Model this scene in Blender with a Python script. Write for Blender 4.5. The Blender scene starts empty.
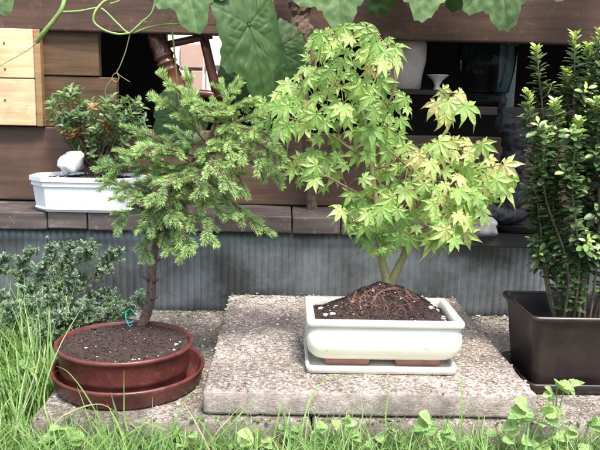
import bpy, bmesh, math, random
from mathutils import Vector, Matrix, noise
R = math.radians
SC = bpy.context.scene
COL = SC.collection

# ------------------------------------------------------------------ camera
CAM = Vector((0, 0, 0.468)); PITCH = R(10.1); YAW = R(1.5); ROLL = R(1.4); FPX = 700.0
fw = Vector((math.sin(YAW)*math.cos(PITCH), math.cos(YAW)*math.cos(PITCH), -math.sin(PITCH)))
rt = Vector((math.cos(YAW), -math.sin(YAW), 0)); up = rt.cross(fw)
ROT = Matrix((rt, up, -fw)).transposed() @ Matrix.Rotation(ROLL, 3, 'Z')
cd = bpy.data.cameras.new('camera'); cam = bpy.data.objects.new('camera', cd); COL.objects.link(cam)
cd.lens = FPX/600*36; cd.sensor_width = 36; cd.clip_start = 0.02; cd.clip_end = 500
cam.matrix_world = Matrix.Translation(CAM) @ ROT.to_4x4()
SC.camera = cam

# ------------------------------------------------------------------ light
SUN_EL, SUN_AZ = R(62), R(155)       # azimuth clockwise from +Y (the way into the picture)
w = bpy.data.worlds.new('World'); SC.world = w; w.use_nodes = True
nt = w.node_tree; bg = nt.nodes['Background']
sky = nt.nodes.new('ShaderNodeTexSky'); sky.sky_type = 'NISHITA'; sky.sun_disc = False
sky.sun_elevation = SUN_EL; sky.sun_rotation = SUN_AZ; sky.air_density = 1.0; sky.dust_density = 3.0
nt.links.new(sky.outputs[0], bg.inputs[0]); bg.inputs[1].default_value = 0.15
sl = bpy.data.lights.new('sun', 'SUN'); sl.energy = 2.6; sl.angle = R(14); sl.color = (1, 0.95, 0.88)
so = bpy.data.objects.new('sun', sl); COL.objects.link(so)
sd = Vector((math.sin(SUN_AZ)*math.cos(SUN_EL), math.cos(SUN_AZ)*math.cos(SUN_EL), math.sin(SUN_EL)))
so.rotation_euler = sd.to_track_quat('Z', 'Y').to_euler(); so.location = sd*5
SC.view_settings.view_transform = 'Standard'; SC.view_settings.look = 'None'
SC.view_settings.gamma = 1; SC.view_settings.exposure = 1.45
SC.view_settings.use_curve_mapping = False

# ------------------------------------------------------------------ helpers
def ray(px, py): return ROT @ Vector(((px-300)/FPX, (225-py)/FPX, -1))
def P(px, py, Y):
    d = ray(px, py); return CAM + d*(Y/d.y)
def PZ(px, py, Z):
    d = ray(px, py); return CAM + d*((Z-CAM.z)/d.z)
rnd = random.Random(7)
U = rnd.uniform
def rv(s=1.0): return Vector((rnd.gauss(0, s), rnd.gauss(0, s), rnd.gauss(0, s)))

def tag(o, label=None, cat=None, group=None, kind=None):
    if label: o['label'] = label
    if cat: o['category'] = cat
    if group: o['group'] = group
    if kind: o['kind'] = kind
    return o
def empty(name, loc, label, cat, group=None):
    o = bpy.data.objects.new(name, None); COL.objects.link(o); o.location = loc
    o.empty_display_size = 0.02
    return tag(o, label, cat, group)

class MB:
    def __init__(s): s.v = []; s.f = []; s.t = []
    def face(s, idx, t=0.5): s.f.append(idx); s.t.append(t)
    def build(s, name, mat, parent=None, smooth=False):
        me = bpy.data.meshes.new(name)
        me.from_pydata([tuple(p) for p in s.v], [], s.f)
        a = me.attributes.new('tint', 'FLOAT', 'FACE'); a.data.foreach_set('value', s.t)
        me.materials.append(mat)
        if smooth: me.polygons.foreach_set('use_smooth', [True]*len(me.polygons))
        me.update()
        o = bpy.data.objects.new(name, me); COL.objects.link(o)
        if parent:
            o.parent = parent
            M = Matrix.Translation(-parent_origin(parent)); me.transform(M)
        return o
    def tube(s, pts, rad, n=6, t=0.5, cap=True, wob=0.0):
        pts = [Vector(p) for p in pts]
        if not hasattr(rad, '__len__'): rad = [rad]*len(pts)
        T = (pts[1]-pts[0]).normalized()
        N = T.orthogonal().normalized(); b0 = len(s.v)
        for i, p in enumerate(pts):
            T2 = (pts[min(i+1, len(pts)-1)]-pts[max(i-1, 0)])
            T2 = T2.normalized() if T2.length > 1e-9 else T
            N = (N - T2*N.dot(T2)); N = N.normalized() if N.length > 1e-6 else T2.orthogonal().normalized()
            B = T2.cross(N); T = T2
            for k in range(n):
                a = 2*math.pi*k/n; r = rad[i]*(1+U(-wob, wob))
                s.v.append(p + (N*math.cos(a)+B*math.sin(a))*r)
        for i in range(len(pts)-1):
            for k in range(n):
                a, b = b0+i*n+k, b0+i*n+(k+1) % n
                s.face((a, b, b+n, a+n), t)
        if cap:
            s.face(tuple(b0+k for k in reversed(range(n))), t)
            e = b0+(len(pts)-1)*n; s.face(tuple(e+k for k in range(n)), t)
    def rings(s, rings, t=0.5, capb=True, capt=True):
        b0 = len(s.v); n = len(rings[0])
        for r in rings: s.v += [Vector(p) for p in r]
        for i in range(len(rings)-1):
            for k in range(n):
                a, b = b0+i*n+k, b0+i*n+(k+1) % n
                s.face((a, b, b+n, a+n), t)
        if capb: s.face(tuple(b0+k for k in reversed(range(n))), t)
        e = b0+(len(rings)-1)*n
        if capt: s.face(tuple(e+k for k in range(n)), t)
    def lump(s, c, r, t=0.5, sq=(1, 1, 1), jit=0.25):
        c = Vector(c); b0 = len(s.v)
        for p in ICO_V: s.v.append(c+Vector((p[0]*sq[0], p[1]*sq[1], p[2]*sq[2]))*r*(1+U(-jit, jit)))
        for f in ICO_F: s.face(tuple(b0+i for i in f), t)

def parent_origin(p):
    o = Vector(p.location)
    while p.parent: p = p.parent; o += Vector(p.location)
    return o
_b = bmesh.new(); bmesh.ops.create_icosphere(_b, subdivisions=1, radius=1)
ICO_V = [tuple(v.co) for v in _b.verts]; ICO_F = [tuple(v.index for v in f.verts) for f in _b.faces]; _b.free()

def smooth_path(pts, n=6):
    pts = [Vector(p) for p in pts]; out = []
    for i in range(len(pts)-1):
        p0 = pts[max(i-1, 0)]; p1 = pts[i]; p2 = pts[i+1]; p3 = pts[min(i+2, len(pts)-1)]
        for k in range(n):
            t = k/n
            out.append(0.5*((2*p1)+(p2-p0)*t+(2*p0-5*p1+4*p2-p3)*t*t+(3*p1-p0-3*p2+p3)*t**3))
    out.append(pts[-1]); return out
def lerp_r(r0, r1, n): return [r0+(r1-r0)*i/(n-1) for i in range(n)]

def box(name, x0, x1, y0, y1, z0, z1, mat, parent=None, bev=0.003, seg=2, sub=0, rough=0.0, rot=None):
    bm = bmesh.new(); bmesh.ops.create_cube(bm, size=1)
    c = Vector(((x0+x1)/2, (y0+y1)/2, (z0+z1)/2))
    for v in bm.verts: v.co = Vector((v.co.x*(x1-x0), v.co.y*(y1-y0), v.co.z*(z1-z0)))
    if bev: bmesh.ops.bevel(bm, geom=bm.edges[:], offset=bev, segments=seg, affect='EDGES', profile=0.5)
    if sub:
        es = [e for e in bm.edges if abs((e.verts[0].co-e.verts[1].co).x) > (x1-x0)*0.5]
        bmesh.ops.subdivide_edges(bm, edges=es, cuts=sub, use_grid_fill=True)
        for v in bm.verts:
            q = (v.co+c)
            v.co += Vector((0, noise.noise(q*9), noise.noise(q*9+Vector((5, 5, 5)))))*rough
    if rot: bm.transform(rot)
    for v in bm.verts: v.co += c
    me = bpy.data.meshes.new(name); bm.to_mesh(me); bm.free(); me.materials.append(mat)
    o = bpy.data.objects.new(name, me); COL.objects.link(o)
    if parent: o.parent = parent; me.transform(Matrix.Translation(-parent_origin(parent)))
    return o

def rrect(cx, cy, hx, hy, r, z, seg=6):
    out = []
    for q, (sx, sy) in enumerate(((1, 1), (-1, 1), (-1, -1), (1, -1))):
        for k in range(seg+1):
            a = math.pi/2*(q + k/seg)
            out.append(Vector((cx+sx*(hx-r)+math.cos(a)*r, cy+sy*(hy-r)+math.sin(a)*r, z)))
    return out
def circ(cx, cy, r, z, n=96): return [Vector((cx+r*math.cos(2*math.pi*k/n), cy+r*math.sin(2*math.pi*k/n), z)) for k in range(n)]

# ------------------------------------------------------------------ materials
class NT:
    def __init__(s, name):
        s.m = bpy.data.materials.new(name); s.m.use_nodes = True; s.t = s.m.node_tree
        s.b = s.t.nodes['Principled BSDF']; s.out = s.t.nodes['Material Output']
    def n(s, typ, **kw):
        nd = s.t.nodes.new('ShaderNode'+typ)
        for k, v in kw.items():
            if k.startswith('i_'): nd.inputs[k[2:].replace('_', ' ')].default_value = v
            else: setattr(nd, k, v)
        return nd
    def l(s, a, b): s.t.links.new(a, b)
    def coords(s, scale=(1, 1, 1), kind='Object'):
        tc = s.n('TexCoord'); mp = s.n('Mapping'); mp.inputs['Scale'].default_value = scale
        if kind == 'World':
            g = s.n('NewGeometry'); s.l(g.outputs['Position'], mp.inputs['Vector'])
        else: s.l(tc.outputs[kind], mp.inputs['Vector'])
        return mp.outputs[0]
    def noise(s, vec, scale, detail=5, rough=0.6):
        nd = s.n('TexNoise'); nd.inputs['Scale'].default_value = scale; nd.inputs['Detail'].default_value = detail
        nd.inputs['Roughness'].default_value = rough; s.l(vec, nd.inputs['Vector']); return nd.outputs[0]
    def ramp(s, fac, stops):
        r = s.n('ValToRGB'); e = r.color_ramp.elements
        while len(e) < len(stops): e.new(0.5)
        for el, (p, c) in zip(e, stops):
            el.position = p; el.color = (*c, 1) if len(c) == 3 else c
        s.l(fac, r.inputs[0]); return r.outputs[0]
    def mix(s, fac, a, b, mode='MIX'):
        m = s.n('Mix', data_type='RGBA', blend_type=mode)
        for val, sock in ((fac, m.inputs[0]), (a, m.inputs[6]), (b, m.inputs[7])):
            if hasattr(val, 'node'): s.l(val, sock)
            elif isinstance(val, (int, float)): sock.default_value = val
            else: sock.default_value = (*val, 1)
        return m.outputs[2]
    def bump(s, h, dist=0.001, strength=1.0):
        b = s.n('Bump'); b.inputs['Distance'].default_value = dist; b.inputs['Strength'].default_value = strength
        s.l(h, b.inputs['Height'])
        old = s.b.inputs['Normal'].links
        if old: s.l(old[0].from_socket, b.inputs['Normal'])
        s.l(b.outputs[0], s.b.inputs['Normal'])
    def col(s, c):
        if hasattr(c, 'node'): s.l(c, s.b.inputs['Base Color'])
        else: s.b.inputs['Base Color'].default_value = (*c, 1)
    def rough(s, r): s.b.inputs['Roughness'].default_value = r

def G(v):  # one grey
    return (v, v, v)

def leaf_mat(name, stops, rough=0.5, trans=0.35, nscale=120, sheen=0.0, spec=0.4):
    n = NT(name); at = n.n('Attribute', attribute_name='tint')
    c = n.ramp(at.outputs['Fac'], stops)
    v = n.coords(kind='World'); f = n.noise(v, nscale, 3)
    f2 = n.ramp(f, [(0.3, G(0.72)), (0.7, G(1.2))])
    c = n.mix(1.0, c, f2, 'MULTIPLY'); n.col(c); n.rough(rough)
    n.b.inputs['Specular IOR Level'].default_value = spec
    n.bump(f, 0.0006, 0.6)
    tr = n.n('BsdfTranslucent'); m = n.n('MixShader'); m.inputs[0].default_value = trans
    tc = n.mix(1.0, c, (1.5, 1.5, 0.8), 'MULTIPLY'); n.l(tc, tr.inputs[0])
    n.l(n.b.outputs[0], m.inputs[1]); n.l(tr.outputs[0], m.inputs[2]); n.l(m.outputs[0], n.out.inputs[0])
    return n.m

def wood_mat(name, dark, light, along='X', rough=0.65, saw=0.5, wear=None):
    n = NT(name)
    sc = (3, 40, 40) if along == 'X' else (40, 40, 3)
    v = n.coords(sc, 'World'); a = n.noise(v, 1.6, 8, 0.65)
    v2 = n.coords(kind='World'); b = n.noise(v2, 7, 4)
    c = n.ramp(a, [(0.3, dark), (0.7, light)])
    c = n.mix(0.5, c, n.ramp(b, [(0.3, G(0.45)), (0.7, G(1.5))]), 'MULTIPLY')
    if wear:
        wv = n.noise(v2, 45, 6, 0.7); c = n.mix(n.ramp(wv, [(0.58, G(0)), (0.68, G(0.8))]), c, wear)
    n.col(c); n.rough(rough)
    n.bump(a, 0.0012, 0.7)
    if saw:
        v3 = n.coords((260, 10, 8), 'World'); s_ = n.noise(v3, 1.0, 3); n.bump(s_, 0.0009, saw)
    return n.m

def gravel_concrete(name, seed=0.0, moss=0.0, dirt=0.3, bright=1.0, vs=270):
    n = NT(name); v = n.coords(kind='World')
    off = n.n('Mapping'); off.inputs['Location'].default_value = (seed, seed*2, 0)
    wob = n.n('TexNoise'); wob.inputs['Scale'].default_value = 300; n.l(v, wob.inputs['Vector'])
    sub = n.n('VectorMath', operation='MULTIPLY_ADD'); n.l(wob.outputs['Color'], sub.inputs[0])
    sub.inputs[1].default_value = (0.0035,)*3; n.l(v, sub.inputs[2]); n.l(sub.outputs[0], off.inputs['Vector'])
    vo = n.n('TexVoronoi'); vo.inputs['Scale'].default_value = vs; vo.inputs['Randomness'].default_value = 1
    n.l(off.outputs[0], vo.inputs['Vector'])
    ve = n.n('TexVoronoi', feature='DISTANCE_TO_EDGE'); ve.inputs['Scale'].default_value = vs
    n.l(off.outputs[0], ve.inputs['Vector'])
    sep = n.n('SeparateColor'); n.l(vo.outputs['Color'], sep.inputs[0])
    k = bright
    peb = n.ramp(sep.outputs[0], [(0.0, (.055*k, .04*k, .035*k)), (0.25, (.19*k, .145*k, .12*k)), (0.48, (.37*k, .315*k, .27*k)),
                                  (0.7, (.52*k, .47*k, .43*k)), (0.85, (.72*k, .69*k, .65*k)), (1.0, (.24*k, .24*k, .26*k))])
    edge = n.ramp(ve.outputs['Distance'], [(0.0, G(.9)), (0.22, G(0))])
    mort = n.ramp(n.noise(v, 60, 4), [(0.3, (.19*k, .155*k, .135*k)), (0.7, (.34*k, .29*k, .26*k))])
    c = n.mix(edge, peb, mort)
    st = n.noise(v, 4.2, 7, .72); c = n.mix(1.0, c, n.ramp(st, [(.38, (.46, .43, .39)), (.60, (1.04, 1.05, 1.02))]), 'MULTIPLY')
    gm = n.n('NewGeometry'); sz = n.n('SeparateXYZ'); n.l(gm.outputs['True Normal'], sz.inputs[0])
    side = n.ramp(sz.outputs[2], [(0.3, G(.72)), (0.8, G(0))])     # the cast sides show less pebble
    c = n.mix(side, c, mort)
    pat = n.noise(v, 28, 5, .7); c = n.mix(1.0, c, n.ramp(pat, [(.3, G(.72)), (.7, G(1.25))]), 'MULTIPLY')
    d = n.noise(v, 9, 6, 0.65)
    c = n.mix(n.ramp(d, [(0.42, G(0)), (0.68, G(dirt*1.6))]), c, (.09, .07, .055))
    if moss:
        mm = n.noise(v, 14, 6, 0.7); c = n.mix(n.ramp(mm, [(0.5, G(0)), (0.65, G(moss))]), c, (.06, .075, .03))
    n.col(c); n.rough(0.85)
    h = n.ramp(ve.outputs['Distance'], [(0.0, G(0)), (0.25, G(.8)), (0.5, G(1))])
    h = n.mix(side, h, n.noise(v, 120, 5))
    n.bump(h, 0.0016, 0.8); n.bump(n.noise(v, 500, 3), 0.0006, 0.5)
    return n.m

def soil_mat(name, a=(.012, .007, .006), b=(.055, .031, .026)):
    n = NT(name); v = n.coords(kind='World'); f = n.noise(v, 230, 5, .7)
    at = n.n('Attribute', attribute_name='tint')
    c = n.ramp(f, [(0.3, a), (0.72, b)])
    c = n.mix(1.0, c, n.ramp(at.outputs['Fac'], [(0, G(.6)), (1, G(1.6))]), 'MULTIPLY')
    n.col(c); n.rough(0.95); n.bump(f, 0.002, 0.9); return n.m

def plain(name, c, rough=0.5, var=0.15, nscale=30, bump=0.0003, metal=0.0, spots=None, spec=0.5, coat=0):
    n = NT(name); v = n.coords(kind='World'); f = n.noise(v, nscale, 6, .65)
    cc = n.mix(1.0, c, n.ramp(f, [(0.3, G(1-var)), (0.7, G(1+var))]), 'MULTIPLY')
    if spots:
        s_ = n.noise(v, spots[0], 5, .7); cc = n.mix(n.ramp(s_, [(spots[1], G(0)), (spots[1]+.08, G(spots[3] if len(spots) > 3 else .8))]), cc, spots[2])
    n.col(cc); n.rough(rough); n.b.inputs['Metallic'].default_value = metal
    n.b.inputs['Specular IOR Level'].default_value = spec
    n.b.inputs['Coat Weight'].default_value = coat; n.b.inputs['Coat Roughness'].default_value = .15
    rr = n.n('MapRange'); n.l(f, rr.inputs[0]); rr.inputs[3].default_value = max(0.02, rough-.12); rr.inputs[4].default_value = min(1, rough+.15)
    n.l(rr.outputs[0], n.b.inputs['Roughness'])
    if bump: n.bump(n.noise(v, nscale*6, 4), bump, .7)
    return n.m

M = {}
M['plank'] = wood_mat('stained_plank', (.050, .026, .015), (.118, .065, .041), saw=.8)
M['plank2'] = wood_mat('brown_plank', (.042, .021, .009), (.14, .078, .034), saw=.4)
M['beam'] = wood_mat('dark_beam', (.038, .018, .010), (.105, .052, .031), saw=.5, wear=(.14, .08, .055))
M['bare'] = wood_mat('bare_plank', (.44, .29, .14), (.74, .57, .35), saw=.4, rough=.65, wear=(.40, .28, .16))
M['ledge'] = wood_mat('grey_edging', (.040, .030, .027), (.125, .10, .092), saw=1.0, wear=(.20, .17, .155))
M['darkwood'] = wood_mat('black_edging', (.008, .007, .007), (.03, .024, .022), saw=.8)
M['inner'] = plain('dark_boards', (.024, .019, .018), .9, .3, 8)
M['slab'] = gravel_concrete('washed_concrete', 0.0, .12, .35, 1.28)
M['slab_low'] = gravel_concrete('washed_concrete_low', 3.1, .5, .4, 1.0)
M['soil'] = soil_mat('potting_soil'); M['earth'] = soil_mat('garden_earth', (.02, .014, .008), (.09, .065, .035))
M['white'] = plain('white_glaze', (.74, .75, .77), .26, .08, 9, .0002, spots=(60, .63, (.36, .33, .29), .5), coat=.3)
M['cream'] = plain('cream_glaze', (.66, .64, .54), .30, .10, 7, .0003, spots=(75, .615, (.26, .20, .14), .6), coat=.25)
M['red'] = plain('red_glaze', (.088, .021, .017), .45, .45, 30, .0008, spots=(50, .56, (.15, .055, .042), .6), coat=.15)
M['terra'] = plain('bare_terracotta', (.25, .12, .10), .85, .2, 40)
M['brownplastic'] = plain('brown_plastic', (.026, .017, .015), .34, .4, 18, .0003, spots=(9, .55, (.05, .038, .032), .3))
M['stone'] = plain('white_rock', (.62, .62, .62), .85, .3, 45, .002)
M['greystone'] = plain('grey_rock', (.17, .165, .17), .85, .4, 80, .002)
M['perlite'] = plain('pebbles', (.62, .58, .55), .85, .3, 120, .001)
M['bark'] = plain('bark', (.12, .075, .055), .85, .5, 90, .003, spots=(130, .55, (.21, .16, .13), .8))
M['maplebark'] = plain('maple_bark', (.22, .20, .09), .7, .3, 60, .001, spots=(60, .5, (.15, .17, .05), .8))
M['root'] = plain('roots', (.17, .085, .062), .85, .6, 160, .002)
M['greenstem'] = plain('green_stem', (.20, .30, .09), .5, .2, 60, .0003)
M['redstem'] = plain('red_stem', (.20, .12, .065), .5, .3, 60, .0003)
M['stem'] = plain('pale_stem', (.13, .105, .06), .7, .3, 90, .0006)
M['dark_metal'] = plain('black_iron', (.007, .008, .011), .55, .5, 60, .002, spots=(150, .68, (.12, .12, .14), .5), spec=.25)
M['darkdish'] = plain('black_plastic', (.010, .010, .012), .4, .3, 60, .0003)
M['chair'] = plain('varnished_wood', (.10, .032, .018), .3, .35, 40, .0003, coat=.4)
M['cup'] = plain('stoneware', (.42, .36, .35), .5, .2, 25, .0005)
M['whitepaint'] = plain('white_painted_panel', (.84, .83, .83), .6, .08, 18, .0005)
M['peach'] = plain('peach_panel', (.62, .44, .36), .6, .08, 18, .0005)
M['teal'] = plain('teal_plastic_wire', (.02, .42, .33), .4, .1, 30, 0)
n = NT('zinc_sheet'); v = n.coords(kind='World'); f = n.noise(v, 5.5, 7, .7); vs = n.coords((220, 220, 5), 'World'); f2 = n.noise(vs, 1.0, 4)
c = n.ramp(f, [(0.36, (.055, .056, .054)), (0.66, (.215, .24, .255))]); c = n.mix(.3, c, n.ramp(f2, [(.3, G(.6)), (.7, G(1.3))]), 'MULTIPLY')
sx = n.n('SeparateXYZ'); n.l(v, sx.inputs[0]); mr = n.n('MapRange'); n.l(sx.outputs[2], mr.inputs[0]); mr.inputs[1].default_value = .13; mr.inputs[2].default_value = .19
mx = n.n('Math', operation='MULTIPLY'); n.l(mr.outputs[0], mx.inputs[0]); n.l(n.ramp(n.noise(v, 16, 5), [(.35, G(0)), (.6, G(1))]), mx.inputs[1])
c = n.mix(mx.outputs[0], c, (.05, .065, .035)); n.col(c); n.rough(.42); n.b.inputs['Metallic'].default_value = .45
n.bump(n.noise(v, 300, 3), .0004, .5); M['zinc'] = n.m
n = NT('dark_glass'); n.col((.62, .70, .74)); n.rough(.06); n.b.inputs['Transmission Weight'].default_value = 1.0; n.b.inputs['IOR'].default_value = 1.14; M['glass'] = n.m

M['maple'] = leaf_mat('maple_leaf', [(0, (.08, .17, .035)), (.35, (.23, .38, .10)), (.65, (.40, .54, .18)), (.85, (.55, .60, .24)), (1, (.60, .53, .27))], .42, .38, 160)
M['spruce'] = leaf_mat('spruce_needle', [(0, (.065, .115, .045)), (.45, (.20, .33, .12)), (1, (.42, .56, .24))], .5, .25, 90)
M['juniper'] = leaf_mat('juniper_scale', [(0, (.06, .10, .05)), (.5, (.17, .26, .14)), (.8, (.28, .39, .26)), (1, (.35, .44, .35))], .85, .15, 90, spec=.15)
M['holly'] = leaf_mat('holly_leaf', [(0, (.03, .06, .022)), (.5, (.085, .145, .05)), (.8, (.22, .34, .08)), (1, (.40, .52, .14))], .42, .2, 90, spec=.6)
M['azalea'] = leaf_mat('azalea_leaf', [(0, (.06, .12, .045)), (.55, (.17, .27, .11)), (.88, (.32, .42, .21)), (.94, (.35, .14, .05)), (1, (.40, .12, .06))], .3, .25, 90)
M['grass'] = leaf_mat('grass_blade', [(0, (.06, .12, .035)), (.5, (.145, .275, .07)), (.85, (.27, .41, .13)), (1, (.46, .42, .24))], .45, .35, 60)
M['weed'] = leaf_mat('weed_leaf', [(0, (.12, .22, .06)), (.5, (.24, .38, .13)), (1, (.38, .50, .20))], .5, .35, 110)
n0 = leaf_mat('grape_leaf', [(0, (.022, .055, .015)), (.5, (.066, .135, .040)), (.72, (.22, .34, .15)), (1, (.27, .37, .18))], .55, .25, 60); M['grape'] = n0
M['moss'] = leaf_mat('moss', [(0, (.03, .05, .01)), (1, (.10, .15, .03))], .8, .1, 200)

# ------------------------------------------------------------------ setting: ground, paving
SL = .042                      # top of the raised slab; lower paving top is z = 0
g = MB(); N = 70
def gz(x, y): return -.045+.010*noise.noise(Vector((x*6, y*6, 0)))+.004*noise.noise(Vector((x*30, y*30, 3)))
xs = [-60, -20, -6, -2.5]+[-1.6+3.2*i/N for i in range(N+1)]+[2.5, 6, 20, 60]
ys = [-60, -20, -6, -2, -.8]+[-.2+1.95*i/N for i in range(N+1)]+[2.5, 6, 20, 60]
for y in ys:
    for x in xs: g.v.append(Vector((x, y, gz(x, y))))
for j in range(len(ys)-1):
    for i in range(len(xs)-1):
        a = j*len(xs)+i; g.face((a, a+1, a+1+len(xs), a+len(xs)), .5)
tag(g.build('ground', M['earth'], smooth=True), 'dark garden earth under the grass', kind='structure')

def slab(name, x0, x1, y0, y1, z0, z1, mat, label, skew=(0, 0, 0, 0), bev=.006):
    bm = bmesh.new(); bmesh.ops.create_cube(bm, size=1)
    for v in bm.verts:
        sx_ = v.co.x > 0; sy = v.co.y > 0
        v.co = Vector(((x1 if sx_ else x0), (y1 if sy else y0)+(skew[0] if not sx_ and not sy else 0), z1 if v.co.z > 0 else z0))
        if sx_ and sy: v.co.x += skew[2]
        if sx_ and not sy: v.co.x += skew[1]
    bmesh.ops.bevel(bm, geom=bm.edges[:], offset=bev, segments=3, affect='EDGES', profile=.5)
    L = max(x1-x0, y1-y0)
    bmesh.ops.subdivide_edges(bm, edges=[e for e in bm.edges if e.calc_length() > L*.5], cuts=60, use_grid_fill=True)
    for v in bm.verts:
        q = v.co.copy(); v.co += Vector((noise.noise(q*60), noise.noise(q*60+Vector((9, 0, 0))), .7*noise.noise(q*50+Vector((0, 9, 0)))))*.0026
    me = bpy.data.meshes.new(name); bm.to_mesh(me); bm.free(); me.materials.append(mat)
    me.polygons.foreach_set('use_smooth', [True]*len(me.polygons))
    o = bpy.data.objects.new(name, me); COL.objects.link(o)
    return tag(o, label, 'paving slab')
fl = PZ(202, 391, SL); fr = PZ(541, 398, SL)
slab('paving_slab', fl.x, fr.x, .982, 1.502, .002, SL, M['slab'], 'thick pebbled concrete slab raised under the cream bonsai pot')
xl = P(38, 400, 1.0).x
slab('paving_slab', xl, fl.x+.16, .968, 1.515, -.05, 0, M['slab_low'], 'low mossy pebbled concrete slab carrying the round red pot')
slab('paving_slab', fl.x+.164, fr.x+.9, .972, 1.515, -.05, -.001, M['slab_low'], 'low pebbled concrete slab carrying the brown plastic planter')
# loose grit on the slabs
g = MB()
for i in range(1500):
    x = U(xl+.01, .75); y = U(.98, 1.51)
    inside = fl.x < x < fr.x
    z = SL if inside else 0
    if y < 1.0 and rnd.random() < .6: continue
    r = U(.0012, .0032)
    g.lump((x, y, z+r*.3), r, rnd.random(), (1, 1, .6))
n = NT('grit'); at = n.n('Attribute', attribute_name='tint'); n.col(n.ramp(at.outputs['Fac'], [(0, (.12, .09, .08)), (.4, (.35, .27, .23)), (1, (.62, .58, .54))])); n.rough(.85)
tag(g.build('grit', n.m), 'fine loose grit scattered over the paving slabs', 'grit', kind='stuff')
GRIT = n.m

# ------------------------------------------------------------------ corrugated sheet, ledge, timber wall
g = MB(); per = .0150; nx = 2100; X0, X1 = -1.6, 1.6
zr = [-.05, .02, .09, .15, .188]
for z in zr:
    for i in range(nx+1):
        x = X0+(X1-X0)*i/nx
        y = 1.524+.0024*(abs(math.sin(math.pi*x/per))**.7-.5)*-1+.004*noise.noise(Vector((x*4, z*8, 0)))
        g.v.append(Vector((x, y, z)))
for j in range(len(zr)-1):
    for i in range(nx):
        a = j*(nx+1)+i; g.face((a, a+1, a+nx+2, a+nx+1))
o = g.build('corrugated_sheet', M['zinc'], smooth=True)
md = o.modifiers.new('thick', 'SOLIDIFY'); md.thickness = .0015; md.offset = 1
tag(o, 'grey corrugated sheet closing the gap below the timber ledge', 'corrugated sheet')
# ledge blocks, joints read from the photo
ZL0, ZL1 = .180, .218; YF = 1.503
jp = [-520, -330, -180, -60, 47, 87, 190, 292, 341, 455, 560, 690, 850, 1050]
kinds = ['sun-bleached', 'weathered']
def jx(px): return P(px, 222, YF).x
labs = {47: 'brown ledge block at the left edge of the photo, left of the white pot', 87: 'short ledge block under the left end of the white pot',
        190: 'ledge block under the right end of the white pot', 292: 'grey weathered ledge block just behind the spruce trunk',
        341: 'short grey ledge block left of the maple trunk', 455: 'ledge block hidden mostly behind the maple trunk',
        560: 'sunken black ledge block under the black figurine', 690: 'ledge block behind the brown planter at the right edge'}
for a, b in zip(jp[:-1], jp[1:]):
    if b <= -180 or a >= 690: continue
    dz = U(-.0015, .0015); low = a >= 455
    o = box('ledge_block', jx(a)+.0012, jx(b)-.0012, YF+U(-.002, .002), 1.70, (.158 if low else ZL0)+dz, (.191 if low else ZL1)+dz, M['darkwood'] if low else M['ledge'], bev=.003, sub=8, rough=.002)
    tag(o, labs.get(b, 'ledge block out of sight past the left edge of the photo'), 'ledge block', 'blocks of the timber ledge')

W = empty('timber_wall', (0, 1.65, ZL1), 'brown stained timber wall with a dark gap and two bare planks', 'wall')
YW = 1.65
zt = P(300, 133, YW).z
zb = P(300, 38, YW-.02).z
box('plank', -1.6, 1.6, YW, YW+.03, ZL1+.003, zt, M['plank'], W, bev=.003)
zz = zb
for k, h in enumerate((.12, .12, .12, .12, .12)):
    box('beam', -1.6, 1.6, YW-.012+.002*k, YW+.012, zz+.002, zz+h, M['beam'], W, bev=.004); zz += h
# bare planks at the left
a = P(-220, 30, YW-.022); b = P(34, 78, YW-.022)
zm = P(20, 78.5, YW-.022).z; z1 = P(18, 28.5, YW-.022).z; z0 = P(18, 125.5, YW-.022).z
for q0, q1, lab in ((zm+.001, z1, 'upper bare pale plank'), (z0, zm-.001, 'lower bare pale plank')):
    tag(box('plank', a.x, b.x, YW-.022, YW+.004, q0, q1, M['bare'], W, bev=.002), lab)
box('edge_batten', b.x+.001, P(40.5, 60, YW-.018).x, YW-.018, YW+.004, z0-.001, z1, wood_mat('batten', (.20, .11, .045), (.33, .21, .10)), W, bev=.001)
xa = P(40.5, 60, YW).x+.001
zm2 = P(70, 76, YW).z; xm = P(98, 50, YW).x; xm2 = P(116, 100, YW).x
box('plank', xa, xm, YW+.005, YW+.03, zm2+.001, P(70, 29, YW).z, M['plank2'], W, bev=.002)
box('plank', xa, xm2, YW+.008, YW+.033, zt+.001, zm2-.001, M['plank2'], W, bev=.002)
g = MB()
for px, py in ((5, 69), (5, 100), (4, 43)):
    c = P(px, py, YW-.0225); g.tube([c, c+Vector((0, -.0012, 0))], .0022, 8, .1)
g.build('screw_head', M['chair'], W)
# dark store room behind the gap
S = empty('store_room', (0, 2.2, -.05), 'pitch dark store room seen through the gap in the timber wall', 'shed')
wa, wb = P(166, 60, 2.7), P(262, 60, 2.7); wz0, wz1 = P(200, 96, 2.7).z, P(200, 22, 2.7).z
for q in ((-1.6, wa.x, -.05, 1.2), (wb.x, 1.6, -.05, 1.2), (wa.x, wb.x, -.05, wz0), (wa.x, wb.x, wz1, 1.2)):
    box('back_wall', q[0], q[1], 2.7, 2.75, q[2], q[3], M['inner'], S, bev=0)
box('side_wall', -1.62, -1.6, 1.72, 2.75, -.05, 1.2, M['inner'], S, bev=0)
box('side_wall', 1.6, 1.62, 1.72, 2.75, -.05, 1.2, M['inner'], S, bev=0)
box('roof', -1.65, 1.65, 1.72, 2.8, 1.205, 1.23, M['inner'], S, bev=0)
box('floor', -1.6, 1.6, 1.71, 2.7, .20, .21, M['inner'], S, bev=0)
zs = P(415, 90, 1.75).z; zs2 = P(500, 107, 1.75).z
SH = box('wooden_shelf', P(385, 100, 1.75).x, P(446, 100, 1.75).x, 1.685, 1.92, zs-.012, zs, M['inner'], bev=.002)
tag(SH, 'dark short shelf in the gap carrying the stoneware cup and white dish', 'shelf')
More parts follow.
